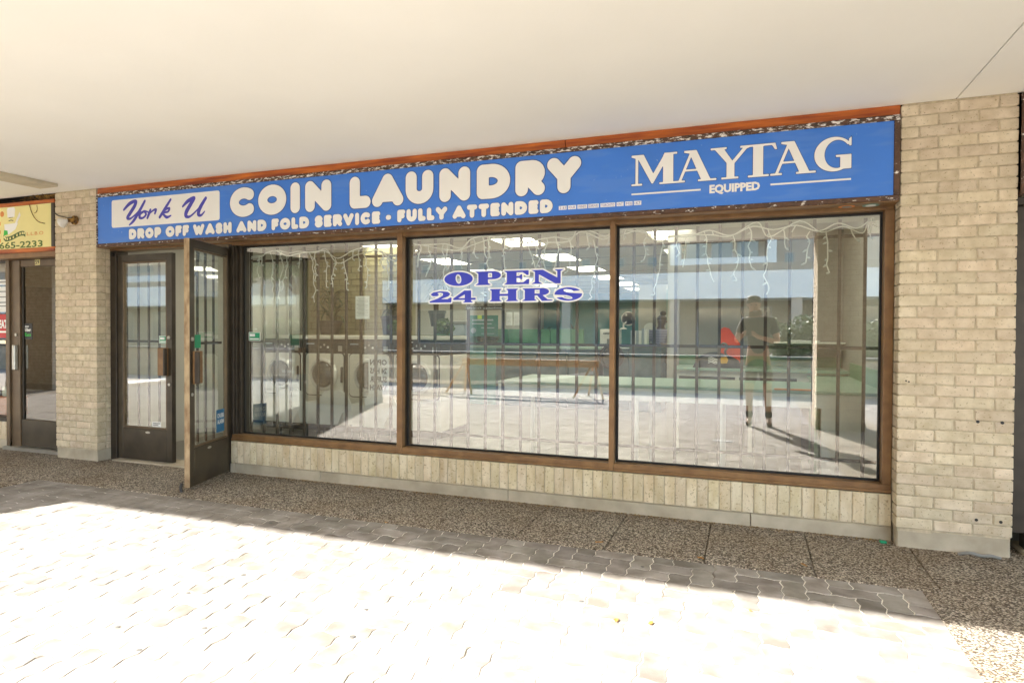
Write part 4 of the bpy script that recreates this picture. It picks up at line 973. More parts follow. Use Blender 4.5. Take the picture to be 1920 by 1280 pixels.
# side counter on the right wall
sc_ = thing('side_counter', 'green topped counter running back along the right laundry wall', 'counter', (.75, 2.0, .015))
CB(.55, .945, 1.60, 2.53, .855, .885, c=.004).build('counter_top', 'green_top', parent=sc_); CB(.57, .945, 1.61, 2.52, .016, .854, c=.003).build('cabinet', 'green_panel', parent=sc_)
B(.925, .948, .7, 2.5, .886, 1.02).build('splashback', 'green_panel', parent=sc_)
# island of teal panels and machines
isl = thing('machine_island', 'long teal and green panelled island in the middle of the laundry', 'counter', (-3.6, 6.3, .015))
for k, (a, b, mt) in enumerate(((-5.6, -5.0, 'teal_dark'), (-4.99, -4.71, 'teal'), (-4.70, -4.20, 'teal'), (-4.19, -3.45, 'teal_dark'), (-3.44, -2.9, 'teal_dark'), (-2.89, -2.36, 'teal_dark'))):
    CB(a, b, 6.0, 6.7, .016, 1.02, c=.004).build('front_panel', mt, parent=isl)
CB(-5.6, -2.3, 5.97, 6.75, 1.0205, 1.06, c=.004).build('counter_top', 'green_top', parent=isl)
for a, b in ((-5.58, -4.75), (-4.74, -4.1), (-4.09, -3.3), (-3.29, -2.7)): CB(a, b, 6.35, 6.42, 1.061, 1.36, c=.004).build('upper_panel', 'green_panel', parent=isl)
bush('dark bushy plant on the green topped island', -4.42, 6.15, 1.06, .2, .26, 420, 'leaf', .04, 'potted_plant')
for x, lab in ((-3.35, 'small dark plant on the island behind the second R of 24 HRS'), (-2.95, 'wiry dark plant at the right of the island')): dracaena(lab, x, 6.5, 1.06, .10, .16, (.1,), .7, 22, 'black')
bb = thing('laundry_hamper', 'pale blue box standing on the island under the 4', 'hamper', (-4.93, 6.12, 1.06)); CB(-5.07, -4.80, 6.0, 6.25, 1.061, 1.44, c=.02).build('box', 'blue_white', parent=bb); CB(-5.08, -4.79, 5.99, 6.26, 1.4405, 1.50, c=.012).build('lid', 'mid_grey', parent=bb)
po = thing('poster', 'green and blue printed poster under the dark decal strip', 'poster', (-4.4, 5.93, 1.25)); B(-4.69, -4.13, 5.93, 5.935, 1.23, 1.60).build('sheet', 'poster_green', parent=po)
for a, b, c_, d, mt in ((-4.62, -4.22, 1.50, 1.53, 'blue_white'), (-4.62, -4.25, 1.44, 1.46, 'blue_white'), (-4.45, -4.2, 1.37, 1.385, 'blue_white'), (-4.45, -4.2, 1.27, 1.28, 'blue_white'), (-4.52, -4.44, 1.535, 1.60, 'hi_vis')): B(a, b, 5.925, 5.929, c_, d).build('print', mt, parent=po)
MB().lathe([(.05, 0), (.05, .004)], (-4.60, 5.925, 1.33), 'y', 18).build('print', 'blue_white', parent=po)
for x, lab in ((-3.98, 'left of two white sheets hung behind the H'), (-3.84, 'right of two white sheets hung behind the H')): facing('hanging_sheet', lab, 'sheet', x, x + .11, 1.42, 1.65, 5.95, 'paper', [('bar', .1, .8, .1 * k + .05, .1 * k + .07, 'mid_grey') for k in range(8)])
dr = thing('tumble_dryer', 'dark machine with an open ring door at the end of the island', 'dryer', (-2.1, 6.0, .015))
CB(-2.28, -1.85, 6.05, 6.7, .016, 1.04, c=.01).build('cabinet', 'teal_dark', parent=dr)
MB().lathe([(.19, 0), (.21, -.02), (.21, -.05), (.175, -.05), (.165, 0)], (-2.13, 6.045, .90), 'y', 26).build('door_ring', 'washer_dark', parent=dr); MB().lathe([(.16, -.002), (.10, -.02), (.03, -.03)], (-2.13, 6.045, .90), 'y', 20).build('porthole', 'porthole', parent=dr)
wb = thing('vending_box', 'white metal box with a printed front on the dryer', 'box', (-2.2, 6.1, 1.04)); CB(-2.34, -2.04, 6.05, 6.4, 1.041, 1.36, c=.01).build('case', 'white', parent=wb); B(-2.28, -2.10, 6.044, 6.0495, 1.28, 1.30).build('print', 'dark_grey', parent=wb); B(-2.22, -2.14, 6.044, 6.0495, 1.12, 1.20).build('print', 'mid_grey', parent=wb)
dk = thing('service_desk', 'dark blue-grey service desk with an olive top deep inside the shop', 'desk', (-1.6, 6.2, .015))
CB(-1.84, -1.32, 6.0, 6.6, .016, 1.06, c=.006).build('front_panel', 'teal_dark', parent=dk); CB(-1.845, -1.25, 5.97, 6.65, 1.0605, 1.10, c=.006).build('desk_top', 'green_panel', parent=dk)
for k in range(6):
    x = -1.835 + .045 * k; tag(CB(x, x + .040, 6.1, 6.35, 1.101, 1.36 + rnd(-.03, .02), c=.003).build('binder', 'paper' if k % 2 else 'blue_white'), ('white' if k % 2 else 'pale blue') + ' binder upright on the service desk', 'binder', 'binders on the service desk')
fn = thing('desk_fan', 'white desk fan standing on the binders at the second mullion', 'fan', (-1.93, 6.3, 1.37))
MB().lathe([(.06, 0), (.06, .015), (.015, .03), (.012, .14)], (-1.99, 6.3, 1.362), 'z', 14).build('stand', 'white', parent=fn); MB().lathe([(.035, -.06), (.04, .0), (.03, .05)], (-1.98, 6.3, 1.53), 'y', 12).build('motor', 'white', parent=fn)
MB().lathe([(.115, -.02), (.12, 0), (.115, .02), (.105, .02), (.105, -.02)], (-1.90, 6.24, 1.54), 'y', 22).build('cage', 'white', parent=fn)
for k in range(3):
    a = R(120 * k); MB().tube([(-1.90, 6.24, 1.54), (-1.90 + .09 * math.cos(a), 6.24, 1.54 + .09 * math.sin(a))], [.012, .03], 6).build('blade', 'paper', parent=fn)
oc = thing('office_chair', 'white framed chair with a rounded back by the service desk', 'chair', (-1.62, 6.9, .015))
MB().prism([(-1.74, 1.05)] + [(-1.63 + .11 * math.cos(R(a)), 1.38 + .10 * math.sin(R(a))) for a in range(180, -1, -20)] + [(-1.52, 1.05)], 6.88, 6.91).build('backrest', 'white', parent=oc)
CB(-1.80, -1.44, 6.5 + .2, 7.1, .46, .50, c=.01).build('seat', 'white', parent=oc)
for sx in (-1.78, -1.47):
    for yy in (6.72, 7.08): MB().tube([(sx, yy, .46), (sx, yy, .016)], .014, 8).build('leg', 'white', parent=oc)
MB().tube([(-1.63, 6.90, .5), (-1.63, 6.90, 1.06)], .02, 8).build('post', 'white', parent=oc)
rw = thing('rear_window', 'rear doorway deep in the shop behind the striped shirt, daylight painted on its panes', 'window', (-1.0, 7.2, .015))
B(-1.42, -1.36, 7.5, 7.55, .016, 2.1).build('frame', 'teal', parent=rw); B(-1.36, -1.10, 7.52, 7.53, .3, 1.5).build('pane', 'daylight_paint', parent=rw); B(-1.36, -1.10, 7.50, 7.55, 1.5, 1.56).build('frame', 'teal', parent=rw); B(-1.36, -1.10, 7.52, 7.53, 1.56, 1.66).build('pane', 'daylight_paint', parent=rw)
yb = thing('yellow_partition', 'pale yellow partition beside the rear doorway', 'partition', (-1.9, 7.6, .015)); CB(-1.95, -1.43, 7.6, 7.66, .016, 2.2, c=.004).build('panel', 'wall_beige', parent=yb)

# =================================================================== PEOPLE
def skin(name, J, E, mat, parent, sub=2, extra=None):
    me = bpy.data.meshes.new('sk'); ks = list(J); me.from_pydata([J[k][:3] for k in ks], [(ks.index(a), ks.index(b)) for a, b in E], [])
    o = bpy.data.objects.new('sk', me); C.objects.link(o); o.modifiers.new('s', 'SKIN').use_smooth_shade = True
    o.modifiers.new('u', 'SUBSURF').levels = sub
    for i, k in enumerate(ks):
        r = J[k][3]; sv = me.skin_vertices[0].data[i]; sv.radius = (r, r) if not isinstance(r, tuple) else r; sv.use_root = (i == 0)
    dg = bpy.context.evaluated_depsgraph_get(); dg.update(); out = bpy.data.meshes.new_from_object(o.evaluated_get(dg))
    bpy.data.objects.remove(o); bpy.data.meshes.remove(me)
    if extra:
        bm = bmesh.new(); bm.from_mesh(out); m2 = extra.mesh('x', mat, smooth=True); bm.from_mesh(m2); bm.to_mesh(out); bm.free(); bpy.data.meshes.remove(m2)
    out.materials.clear(); out.materials.append(MATS[mat]); out.polygons.foreach_set('use_smooth', [True] * len(out.polygons))
    l = LOC[parent.name]
    for v in out.vertices: v.co -= Vector(l)
    return link(name, out, parent)
def ball(mb, c, r, n=10):
    pr = [(max(1e-4, math.sin(math.pi * i / n)), -math.cos(math.pi * i / n)) for i in range(n + 1)]; q = MB().lathe(pr, (0, 0, 0), 'z', 14)
    q.v = [(c[0] + p[0] * r[0], c[1] + p[1] * r[1], c[2] + p[2] * r[2]) for p in q.v]; mb.add(q.v, q.f); return mb
def figure(name, label, at, J, fwd, skin_m, hair_m, clothes, hairspec, cat='person'):
    t = thing(name, label, cat, at)
    E = [('pelvis', 'spine'), ('spine', 'chest'), ('chest', 'neck'), ('neck', 'jaw'), ('jaw', 'head'), ('head', 'crown')]
    for s in 'LR':
        E += [('chest', 'sh' + s), ('sh' + s, 'el' + s), ('el' + s, 'wr' + s), ('wr' + s, 'pa' + s), ('pelvis', 'hip' + s), ('hip' + s, 'kn' + s), ('kn' + s, 'an' + s), ('an' + s, 'toe' + s)]
        for f in range(5): E += [('pa' + s, 'f%d%s' % (f, s)), ('f%d%s' % (f, s), 'g%d%s' % (f, s))]
    h = Vector(J['head'][:3]); f = Vector(fwd).normalized(); sd2 = Vector((f.y, -f.x, 0)).normalized(); x = MB()
    nose = h + f * .102 - Vector((0, 0, .012)); ball(x, nose, (.014, .014, .02), 6)
    for s in (-1, 1): ball(x, h + sd2 * s * .083 - Vector((0, 0, .01)), (.012, .02, .03), 6)
    skin('body', J, E, skin_m, t, 2, x)
    e = MB()
    for s in (-1, 1): ball(e, h + f * .086 + sd2 * s * .032 + Vector((0, 0, .012)), (.012, .010, .007), 6)
    e.build('eyes', 'black', parent=t, smooth=True); ball(MB(), (0, 0, 0), (1, 1, 1), 4)
    m_ = ball(MB(), h + f * .082 - Vector((0, 0, .058)), (.022, .012, .006), 6); m_.build('mouth', 'red_plastic' if skin_m == 'x' else skin_m, parent=t, smooth=True)
    for nm, mt, keys, edges, dr_ in clothes:
        skin(nm, {k: (*J[k][:3], J[k][3] + dr_) if k in J else v for k, v in keys.items()}, edges, mt, t, 2)
    q = MB()
    for c, r in hairspec: ball(q, c, r, 8)
    q.build('hair', hair_m, parent=t, smooth=True)
    return t
def hands(J, s, wr, pa, fdir, side):
    J['wr' + s] = (*wr, .030); J['pa' + s] = (*pa, .034); p = Vector(pa); d = Vector(fdir).normalized(); sv = Vector(side).normalized()
    for f, (off, L) in enumerate(((-.040, .045), (-.022, .075), (-.004, .082), (.014, .078), (.030, .060))):
        a = p + sv * off + d * L * .55; b = p + sv * off * 1.1 + d * L + Vector((0, 0, -.018 if f else .01)); J['f%d%s' % (f, s)] = (*a, .0105); J['g%d%s' % (f, s)] = (*b, .0085)
def torso_keys(J, drop=.0):
    """garment chains reuse the body's joints"""
    return {k: J[k] for k in ('spine', 'chest', 'pelvis', 'shL', 'shR')}
# photographer, standing in the sun, seen mirrored in the third window
J = {'pelvis': (.125, -4.74, .96, .135), 'spine': (.125, -4.745, 1.16, .13), 'chest': (.120, -4.755, 1.38, .145), 'neck': (.095, -4.73, 1.55, .056), 'jaw': (.075, -4.685, 1.635, .066), 'head': (.065, -4.685, 1.715, .092), 'crown': (.062, -4.70, 1.785, .070),
     'shL': (-.060, -4.75, 1.465, .066), 'shR': (.305, -4.75, 1.465, .066), 'elL': (-.165, -4.66, 1.185, .043), 'elR': (.385, -4.68, 1.18, .043),
     'hipL': (.035, -4.74, .90, .092), 'hipR': (.215, -4.74, .90, .092), 'knL': (.015, -4.71, .50, .058), 'knR': (.255, -4.71, .50, .058), 'anL': (.015, -4.72, .10, .040), 'anR': (.275, -4.72, .10, .040), 'toeL': (.005, -4.585, .042, .034), 'toeR': (.285, -4.585, .042, .034)}
hands(J, 'L', (-.105, -4.60, 1.255), (-.078, -4.575, 1.29), (.5, .45, .35), (.2, .1, 1)); hands(J, 'R', (.12, -4.60, 1.255), (.085, -4.575, 1.29), (-.6, .45, .3), (-.2, .1, 1))
sl_L = (-.135, -4.69, 1.27, .062); sl_R = (.360, -4.705, 1.265, .062)
figure('person', 'person in charcoal tee, grey shorts and white mask holding a camera, mirrored in the glass', (.12, -4.74, .004), J, (-.05, 1, -.35), 'skin_light', 'hair_brown',
       [('shirt', 'shirt_charcoal', {'pelvis': 0, 'spine': 0, 'chest': 0, 'collar': (.098, -4.735, 1.515, .075), 'shL': 0, 'shR': 0, 'slL': sl_L, 'slR': sl_R}, [('pelvis', 'spine'), ('spine', 'chest'), ('chest', 'collar'), ('chest', 'shL'), ('chest', 'shR'), ('shL', 'slL'), ('shR', 'slR')], .018),
        ('shorts', 'shorts_grey', {'waist': (.125, -4.742, 1.0, .140), 'pelvis': 0, 'hipL': 0, 'hipR': 0, 'hemL': (.02, -4.72, .56, .088), 'hemR': (.248, -4.72, .56, .088)}, [('waist', 'pelvis'), ('pelvis', 'hipL'), ('pelvis', 'hipR'), ('hipL', 'hemL'), ('hipR', 'hemR')], .022),
        ('sock', 'sock_black', {'anL': 0, 'cL': (.015, -4.715, .23, .052)}, [('anL', 'cL')], .008), ('sock', 'sock_black', {'anR': 0, 'cR': (.268, -4.715, .23, .052)}, [('anR', 'cR')], .008),
        ('shoe', 'shoe', {'heL': (.015, -4.755, .045, .040), 'toeL': 0}, [('heL', 'toeL')], .010), ('shoe', 'shoe', {'heR': (.275, -4.755, .045, .040), 'toeR': 0}, [('heR', 'toeR')], .010),
        ('face_mask', 'mask_white', {'jaw': (.075, -4.650, 1.635, .062), 'm2': (.072, -4.625, 1.675, .050)}, [('jaw', 'm2')], .006)],
       [((.062, -4.715, 1.755), (.100, .108, .075)), ((.065, -4.765, 1.70), (.092, .06, .08)), ((.062, -4.66, 1.80), (.085, .06, .035))])
cm = thing('camera_body', 'black camera held at chest height by the mirrored photographer', 'camera', (0, -4.56, 1.305))
CB(-.068, .068, -4.615, -4.555, 1.262, 1.345, c=.008).build('body', 'black', parent=cm); MB().prism([(-.03, 1.346), (.03, 1.346), (.02, 1.372), (-.02, 1.372)], -4.61, -4.56).build('viewfinder', 'black', parent=cm)
MB().lathe([(.036, 0), (.038, .02), (.034, .035), (.036, .058), (.030, .058), (.026, .045)], (0, -4.5545, 1.305), 'y', 24).build('lens', 'dark_grey', parent=cm); MB().lathe([(.025, 0), (.025, .003)], (0, -4.512, 1.305), 'y', 20).build('front_element', 'porthole', parent=cm)
# woman at the service desk
J = {'pelvis': (-1.47, 7.02, .90, .14), 'spine': (-1.475, 7.0, 1.05, .13), 'chest': (-1.49, 6.98, 1.24, .14), 'neck': (-1.46, 6.97, 1.40, .05), 'jaw': (-1.44, 6.95, 1.46, .06), 'head': (-1.435, 6.95, 1.52, .080), 'crown': (-1.43, 6.96, 1.575, .062),
     'shL': (-1.65, 6.94, 1.30, .07), 'shR': (-1.33, 7.02, 1.30, .07), 'elL': (-1.72, 6.82, 1.10, .045), 'elR': (-1.26, 6.92, 1.09, .045),
     'hipL': (-1.55, 7.0, .84, .095), 'hipR': (-1.39, 7.04, .84, .095), 'knL': (-1.56, 6.98, .48, .06), 'knR': (-1.38, 7.02, .48, .06), 'anL': (-1.56, 7.02, .11, .04), 'anR': (-1.38, 7.05, .11, .04), 'toeL': (-1.58, 6.9, .06, .035), 'toeR': (-1.38, 6.92, .06, .035)}
hands(J, 'L', (-1.60, 6.76, 1.09), (-1.55, 6.74, 1.10), (.8, -.3, -.1), (0, 0, 1)); hands(J, 'R', (-1.36, 6.80, 1.09), (-1.40, 6.77, 1.10), (-.6, -.5, -.1), (0, 0, 1))
figure('person', 'person with a high dark bun and loose purple-grey striped shirt at the service desk', (-1.47, 7.02, .015), J, (.9, -.5, -.15), 'skin_dark', 'hair_black',
       [('shirt', 'shirt_stripe', {'pelvis': 0, 'spine': 0, 'chest': 0, 'collar': (-1.465, 6.975, 1.36, .08), 'shL': 0, 'shR': 0, 'slL': (-1.71, 6.84, 1.13, .085), 'slR': (-1.27, 6.94, 1.12, .075)}, [('pelvis', 'spine'), ('spine', 'chest'), ('chest', 'collar'), ('chest', 'shL'), ('chest', 'shR'), ('shL', 'slL'), ('shR', 'slR')], .03),
        ('trousers', 'dark_grey', {'pelvis': 0, 'hipL': 0, 'hipR': 0, 'knL': 0, 'knR': 0, 'anL': 0, 'anR': 0}, [('pelvis', 'hipL'), ('pelvis', 'hipR'), ('hipL', 'knL'), ('hipR', 'knR'), ('knL', 'anL'), ('knR', 'anR')], .015)],
       [((-1.44, 6.97, 1.555), (.088, .088, .062)), ((-1.445, 7.01, 1.50), (.075, .05, .07)), ((-1.42, 6.99, 1.645), (.055, .055, .048))])
J = {k: (-1.14 + (v[0] + 1.47) * .66, 6.55 + (v[1] - 7.02) * .66, .02 + v[2] * .72, v[3] * .7) for k, v in J.items()}
hd = J['head'][:3]
figure('person', 'child in an olive top half hidden by the service desk', (-1.14, 6.55, .015), J, (-.3, -1, 0), 'skin_dark', 'hair_black',
       [('shirt', 'shirt_olive', {'pelvis': 0, 'spine': 0, 'chest': 0, 'shL': 0, 'shR': 0}, [('pelvis', 'spine'), ('spine', 'chest'), ('chest', 'shL'), ('chest', 'shR')], .02),
        ('trousers', 'dark_grey', {'pelvis': 0, 'hipL': 0, 'hipR': 0, 'knL': 0, 'knR': 0, 'anL': 0, 'anR': 0}, [('pelvis', 'hipL'), ('pelvis', 'hipR'), ('hipL', 'knL'), ('hipR', 'knR'), ('knL', 'anL'), ('knR', 'anR')], .012)],
       [((hd[0], hd[1] + .012, hd[2] + .02), (.062, .062, .05))])

# =================================================================== RESTAURANT NEXT DOOR (LEFT)
ys = thing('restaurant_sign', 'yellow restaurant fascia sign with a chef drawing and 665-2233', 'sign', (-7.6, .04, 2.11))
CB(-9.5, -6.69, .003, .11, 2.155, 2.600, c=.001).build('panel', 'sign_yellow', parent=ys)
CB(-9.5, -6.640, -.004, .112, 2.6005, 2.640, c=.004).build('frame', 'orange_wood', parent=ys); CB(-9.5, -6.640, -.004, .112, 2.112, 2.1545, c=.004).build('frame', 'orange_wood', parent=ys); CB(-6.6895, -6.640, -.003, .112, 2.155, 2.600, c=.004).build('frame', 'bronze_dark', parent=ys)
B(-9.5, -6.64, .02, .16, 2.06, 2.1115).build('soffit_board', 'bronze', parent=ys)
text('lettering', '665-2233', -7.50, 2.163, .001, .092, 'green_ink', ys, width=.68, bold=.002); text('lettering', 'L.L.B.O', -7.06, 2.285, .001, .05, 'orange_ink', ys, width=.25)
ck = dict(parent=ys)
def flat(P, y, mat, nm='chef_print'): MB().add([(a, y, b) for a, b in P], [tuple(range(len(P)))]).build(nm, mat, parent=ys)
flat([(-7.365, 2.49), (-7.255, 2.49), (-7.245, 2.57), (-7.26, 2.592), (-7.36, 2.592), (-7.375, 2.57)], .0022, 'decal_white')
flat([(-7.36, 2.49), (-7.26, 2.49), (-7.265, 2.44), (-7.31, 2.425), (-7.355, 2.44)], .0020, 'sign_yellow')
flat([(-7.42, 2.42), (-7.20, 2.425), (-7.24, 2.36), (-7.35, 2.31), (-7.41, 2.35)], .0022, 'decal_white')
flat([(-7.22, 2.42), (-7.16, 2.50), (-7.175, 2.54), (-7.20, 2.50), (-7.25, 2.42)], .0024, 'sign_white')
flat([(-7.35, 2.455), (-7.31, 2.463), (-7.27, 2.455), (-7.275, 2.447), (-7.31, 2.455), (-7.345, 2.447)], .0016, 'dark_grey'); flat([(-7.345, 2.482), (-7.28, 2.485), (-7.28, 2.490), (-7.345, 2.488)], .0016, 'dark_grey')
rb = crom([(-7.43, 2.285), (-7.39, 2.262), (-7.30, 2.272), (-7.19, 2.305), (-7.12, 2.312), (-7.085, 2.295)], 6); q = MB()
q.add([(a, .0014, b - .024) for a, b in rb] + [(a, .0014, b + .024) for a, b in rb], [(i, i + 1, len(rb) + i + 1, len(rb) + i) for i in range(len(rb) - 1)]); q.build('ribbon_print', 'green_ribbon', parent=ys)
flat([(-7.43, 2.30), (-7.36, 2.31), (-7.365, 2.35), (-7.42, 2.36)], .0016, 'lime', 'ribbon_print')
for k in range(1, len(rb) - 3, 3):
    a, b = rb[k]; flat([(a, b - .012), (a + .022, b - .008), (a + .022, b + .014), (a, b + .012)], .0006, 'sign_yellow', 'ribbon_print')
MB().lathe([(.030, 0), (.030, .0012)], (-7.452, .0012, 2.53), 'y', 10).build('flower_print', 'orange_ink', parent=ys)
for z in (2.43, 2.34, 2.25): B(-7.56, -7.478, .0005, .002, z - .018, z + .018).build('print', 'orange_ink', parent=ys)
MB().tube(crom([(-7.015, -.002, 2.60), (-6.985, -.002, 2.53), (-6.94, -.002, 2.465), (-6.87, -.002, 2.415), (-6.78, -.002, 2.395)], 6), .0035, 5).build('crack', 'nest', parent=ys)
MB().tube(crom([(-6.90, -.002, 2.59), (-6.895, -.002, 2.55), (-6.91, -.002, 2.52), (-6.94, -.002, 2.51)], 6), .0025, 5).build('crack', 'nest', parent=ys)
q = MB()
for k in range(240):
    x = -6.66 - abs(random.gauss(0, .18)); a = rnd(0, 6.28); z = 2.645 + rnd(0, .045); L = rnd(.03, .08); q.tube([(x, rnd(.0, .06), z), (x + L * math.cos(a), rnd(-.01, .07), z + .02 * math.sin(a))], .0025, 3)
tag(q.build('bird_nest', 'nest'), 'ragged straw nest packed on top of the yellow sign', 'nest')['kind'] = 'stuff'
dn = thing('restaurant_door', 'bronze glazed restaurant door numbered 59', 'door', (-7.15, .17, 0))
MB().cbox(-7.545, -7.405, .14, .20, .02, 2.055, c=.003).build('lock_stile', 'bronze_bead', parent=dn); CB(-6.72, -6.645, .15, .20, .02, 2.055, c=.003).build('hinge_stile', 'bronze_dark', parent=dn)
CB(-7.4045, -6.7205, .15, .20, 1.985, 2.055, c=.003).build('top_rail', 'bronze_bead', parent=dn); CB(-7.4045, -6.7205, .15, .20, .045, .335, c=.003).build('kick_panel', 'bronze_door', parent=dn)
pane(-7.404, -6.721, .172, .178, .3355, 1.9845, 'neighbour_glass', dn)
MB().cbox(-7.404, -7.375, .158, .171, .3355, 1.9845, c=.003).build('glazing_bead', 'bronze_dark', parent=dn)
h = CB(-7.475, -7.43, .10, .139, .87, 1.14, c=.005).build('pull_handle', 'aluminium', parent=dn); MB().lathe([(.017, -.012), (.017, 0)], (-7.455, .1395, 1.25), 'y', 14).build('lock_cylinder', 'aluminium', parent=dn)
B(-7.60, -6.645, .08, .30, .0, .04).build('threshold', 'aluminium', parent=dn); CB(-7.62, -6.64, .14, .22, 2.0555, 2.10, c=.003).build('head', 'bronze_dark', parent=dn)
t_ = B(-7.165, -7.09, .147, .1495, 1.995, 2.06).build('number_plate', 'sign_yellow', parent=dn); text('lettering', '59', -7.158, 2.005, .1455, .062, 'black', t_, width=.06, bold=.0015)
ub = thing('delivery_sticker', 'black Uber Eats sticker on the restaurant door glass', 'sticker', (-7.31, .170, 1.22)); B(-7.385, -7.25, .1695, .171, 1.20, 1.375).build('sheet', 'black', parent=ub)
text('lettering', 'Uber', -7.365, 1.288, .1685, .05, 'decal_white', ub, width=.095, bold=.0015); text('lettering', 'Eats', -7.365, 1.235, .1685, .05, 'lime', ub, width=.095, bold=.0015); B(-7.365, -7.305, .1683, .1692, 1.335, 1.345).build('print', 'decal_white', parent=ub)
wn = thing('restaurant_window', 'restaurant window at the left edge with a red EAT sign behind it', 'window', (-8.3, .2, .31))
CB(-7.60, -7.546, .12, .24, .0, 2.10, c=.003).build('mullion', 'bronze_bead', parent=wn); CB(-9.5, -7.601, .12, .24, .30, .345, c=.003).build('sill_rail', 'bronze_dark', parent=wn); pane(-9.5, -7.601, .19, .197, .3455, 2.05, 'neighbour_glass', wn); CB(-9.5, -7.601, .12, .24, 2.0505, 2.10, c=.003).build('head_rail', 'bronze_dark', parent=wn)
nw = thing('restaurant_base_wall', 'short cream brick wall under the restaurant window', 'wall', (-8.5, .15, 0)); B(-9.5, -7.548, .135, .3, .10, .298).build('mortar', 'mortar', parent=nw); B(-9.5, -7.546, .125, .3, -.03, .10).build('plinth', 'concrete', parent=nw)
for k in range(6): piece('brick', SOL[k % 4], nw, (-7.585 - .074 * k, .128, .20))
ea = thing('red_sign', 'red sign reading EAT in white on the restaurant window', 'sign', (-7.9, .186, 1.2)); B(-8.3, -7.61, .184, .188, 1.215, 1.475).build('sheet', 'red_sign', parent=ea); text('lettering', 'EAT', -7.815, 1.325, .1825, .12, 'decal_white', ea, width=.135, bold=.006); B(-8.2, -7.66, .1815, .1835, 1.27, 1.29).build('print', 'decal_white', parent=ea)
wp = thing('window_notice', 'white notice sheets in the upper restaurant window', 'notice', (-7.8, .186, 1.5)); B(-8.2, -7.605, .185, .188, 1.50, 1.78).build('sheet', 'paper', parent=wp); B(-8.2, -7.62, .185, .188, 1.80, 1.86).build('sheet', 'paper', parent=wp)
for z in (1.56, 1.60, 1.66, 1.72, 1.825): B(-8.1, -7.66, .1825, .1845, z, z + .012).build('print', 'mid_grey', parent=wp)
ob = thing('takeaway_box', 'orange box on the sill inside the restaurant window', 'box', (-8.05, .45, .31)); CB(-8.25, -7.92, .38, .55, .316, .53, c=.006).build('box', 'orange_box', parent=ob); tag(CB(-8.14, -7.99, .40, .50, .531, .645, c=.006).build('paper_bag', 'paper'), 'white paper bag standing on the orange box', 'bag')
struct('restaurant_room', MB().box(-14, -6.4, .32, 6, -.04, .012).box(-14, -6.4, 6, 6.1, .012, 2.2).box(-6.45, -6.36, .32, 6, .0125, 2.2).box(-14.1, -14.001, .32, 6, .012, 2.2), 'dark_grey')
# RIGHT NEIGHBOUR
rn = thing('right_shop_front', 'black framed shop front just past the right brick pillar', 'shop front', (1.9, .15, 0))
CB(1.456, 1.545, .10, .20, .13, 2.06, c=.003).build('jamb', 'bronze_dark', parent=rn); CB(1.545, 4.5, .10, .20, .03, .22, c=.003).build('kick_rail', 'bronze_dark', parent=rn); pane(1.5455, 4.5, .145, .152, .2205, 2.06, 'neighbour_glass', rn)
CB(1.456, 4.5, -.01, .10, 2.13, 2.68, c=.004).build('sign_panel', 'dark_grey', parent=rn); CB(1.456, 1.49, -.02, .10, 2.11, 2.69, c=.004).build('sign_frame', 'sign_frame', parent=rn); CB(1.456, 4.5, .05, .2, 2.061, 2.105, c=.003).build('head', 'bronze_dark', parent=rn)
B(1.56, 2.5, .16, .163, .9, 1.15).build('poster', 'sticker_blue', parent=rn); B(1.56, 2.5, .164, .167, .25, .9).build('poster', 'green_top', parent=rn); B(1.53, 4.5, .05, .3, -.02, .03).build('threshold', 'concrete', parent=rn)
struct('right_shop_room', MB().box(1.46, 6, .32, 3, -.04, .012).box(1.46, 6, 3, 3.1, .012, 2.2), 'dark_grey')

# =================================================================== SMALL THINGS ON THE FACADE AND GROUND
lp = thing('flood_lamp', 'bare reflector bulb with rusty fitting on the left brick pillar', 'lamp', (-6.33, 0, 2.385))
MB().lathe([(.045, 0), (.045, .02), (.03, .022)], (-6.325, -.025, 2.40), 'y', 16).build('base', 'nest', parent=lp); MB().tube([(-6.325, -.02, 2.40), (-6.345, -.07, 2.39)], .020, 10).build('socket', 'nest', parent=lp)
q = MB().lathe([(.016, 0), (.022, .02), (.045, .055), (.050, .075), (.035, .088), (.005, .092)], (0, 0, 0), 'z', 18); q.xf(Matrix.Translation((-6.35, -.06, 2.392)) @ Vector((-.85, -.5, -.45)).to_track_quat('Z', 'Y').to_matrix().to_4x4()); q.build('bulb', 'white', parent=lp, smooth=True)
MB().tube(crom([(-6.64, -.004, 2.50), (-6.58, -.008, 2.465), (-6.50, -.010, 2.445), (-6.42, -.02, 2.43), (-6.335, -.03, 2.425)], 5), .005, 6).build('wire', 'wire', parent=lp)
def leaf_litter(label, x, y, s, mat, z=.006):
    q = MB(); n = 7; P = [(s * math.cos(2 * math.pi * k / n) * (1 if k else 1.5), s * .55 * math.sin(2 * math.pi * k / n), rnd(0, s * .3)) for k in range(n)]; q.add([(0, 0, .002)] + P, [(0, k + 1, (k + 1) % n + 1) for k in range(n)])
    q.xf(Matrix.Translation((x, y, z)) @ Matrix.Rotation(rnd(0, 6.28), 4, 'Z')); tag(q.build('fallen_leaf', mat), label, 'leaf', 'fallen leaves on the pavement')
M('dry_leaf', (.42, .20, .04), .7, var=.3); M('gum', (.10, .095, .085), .8)
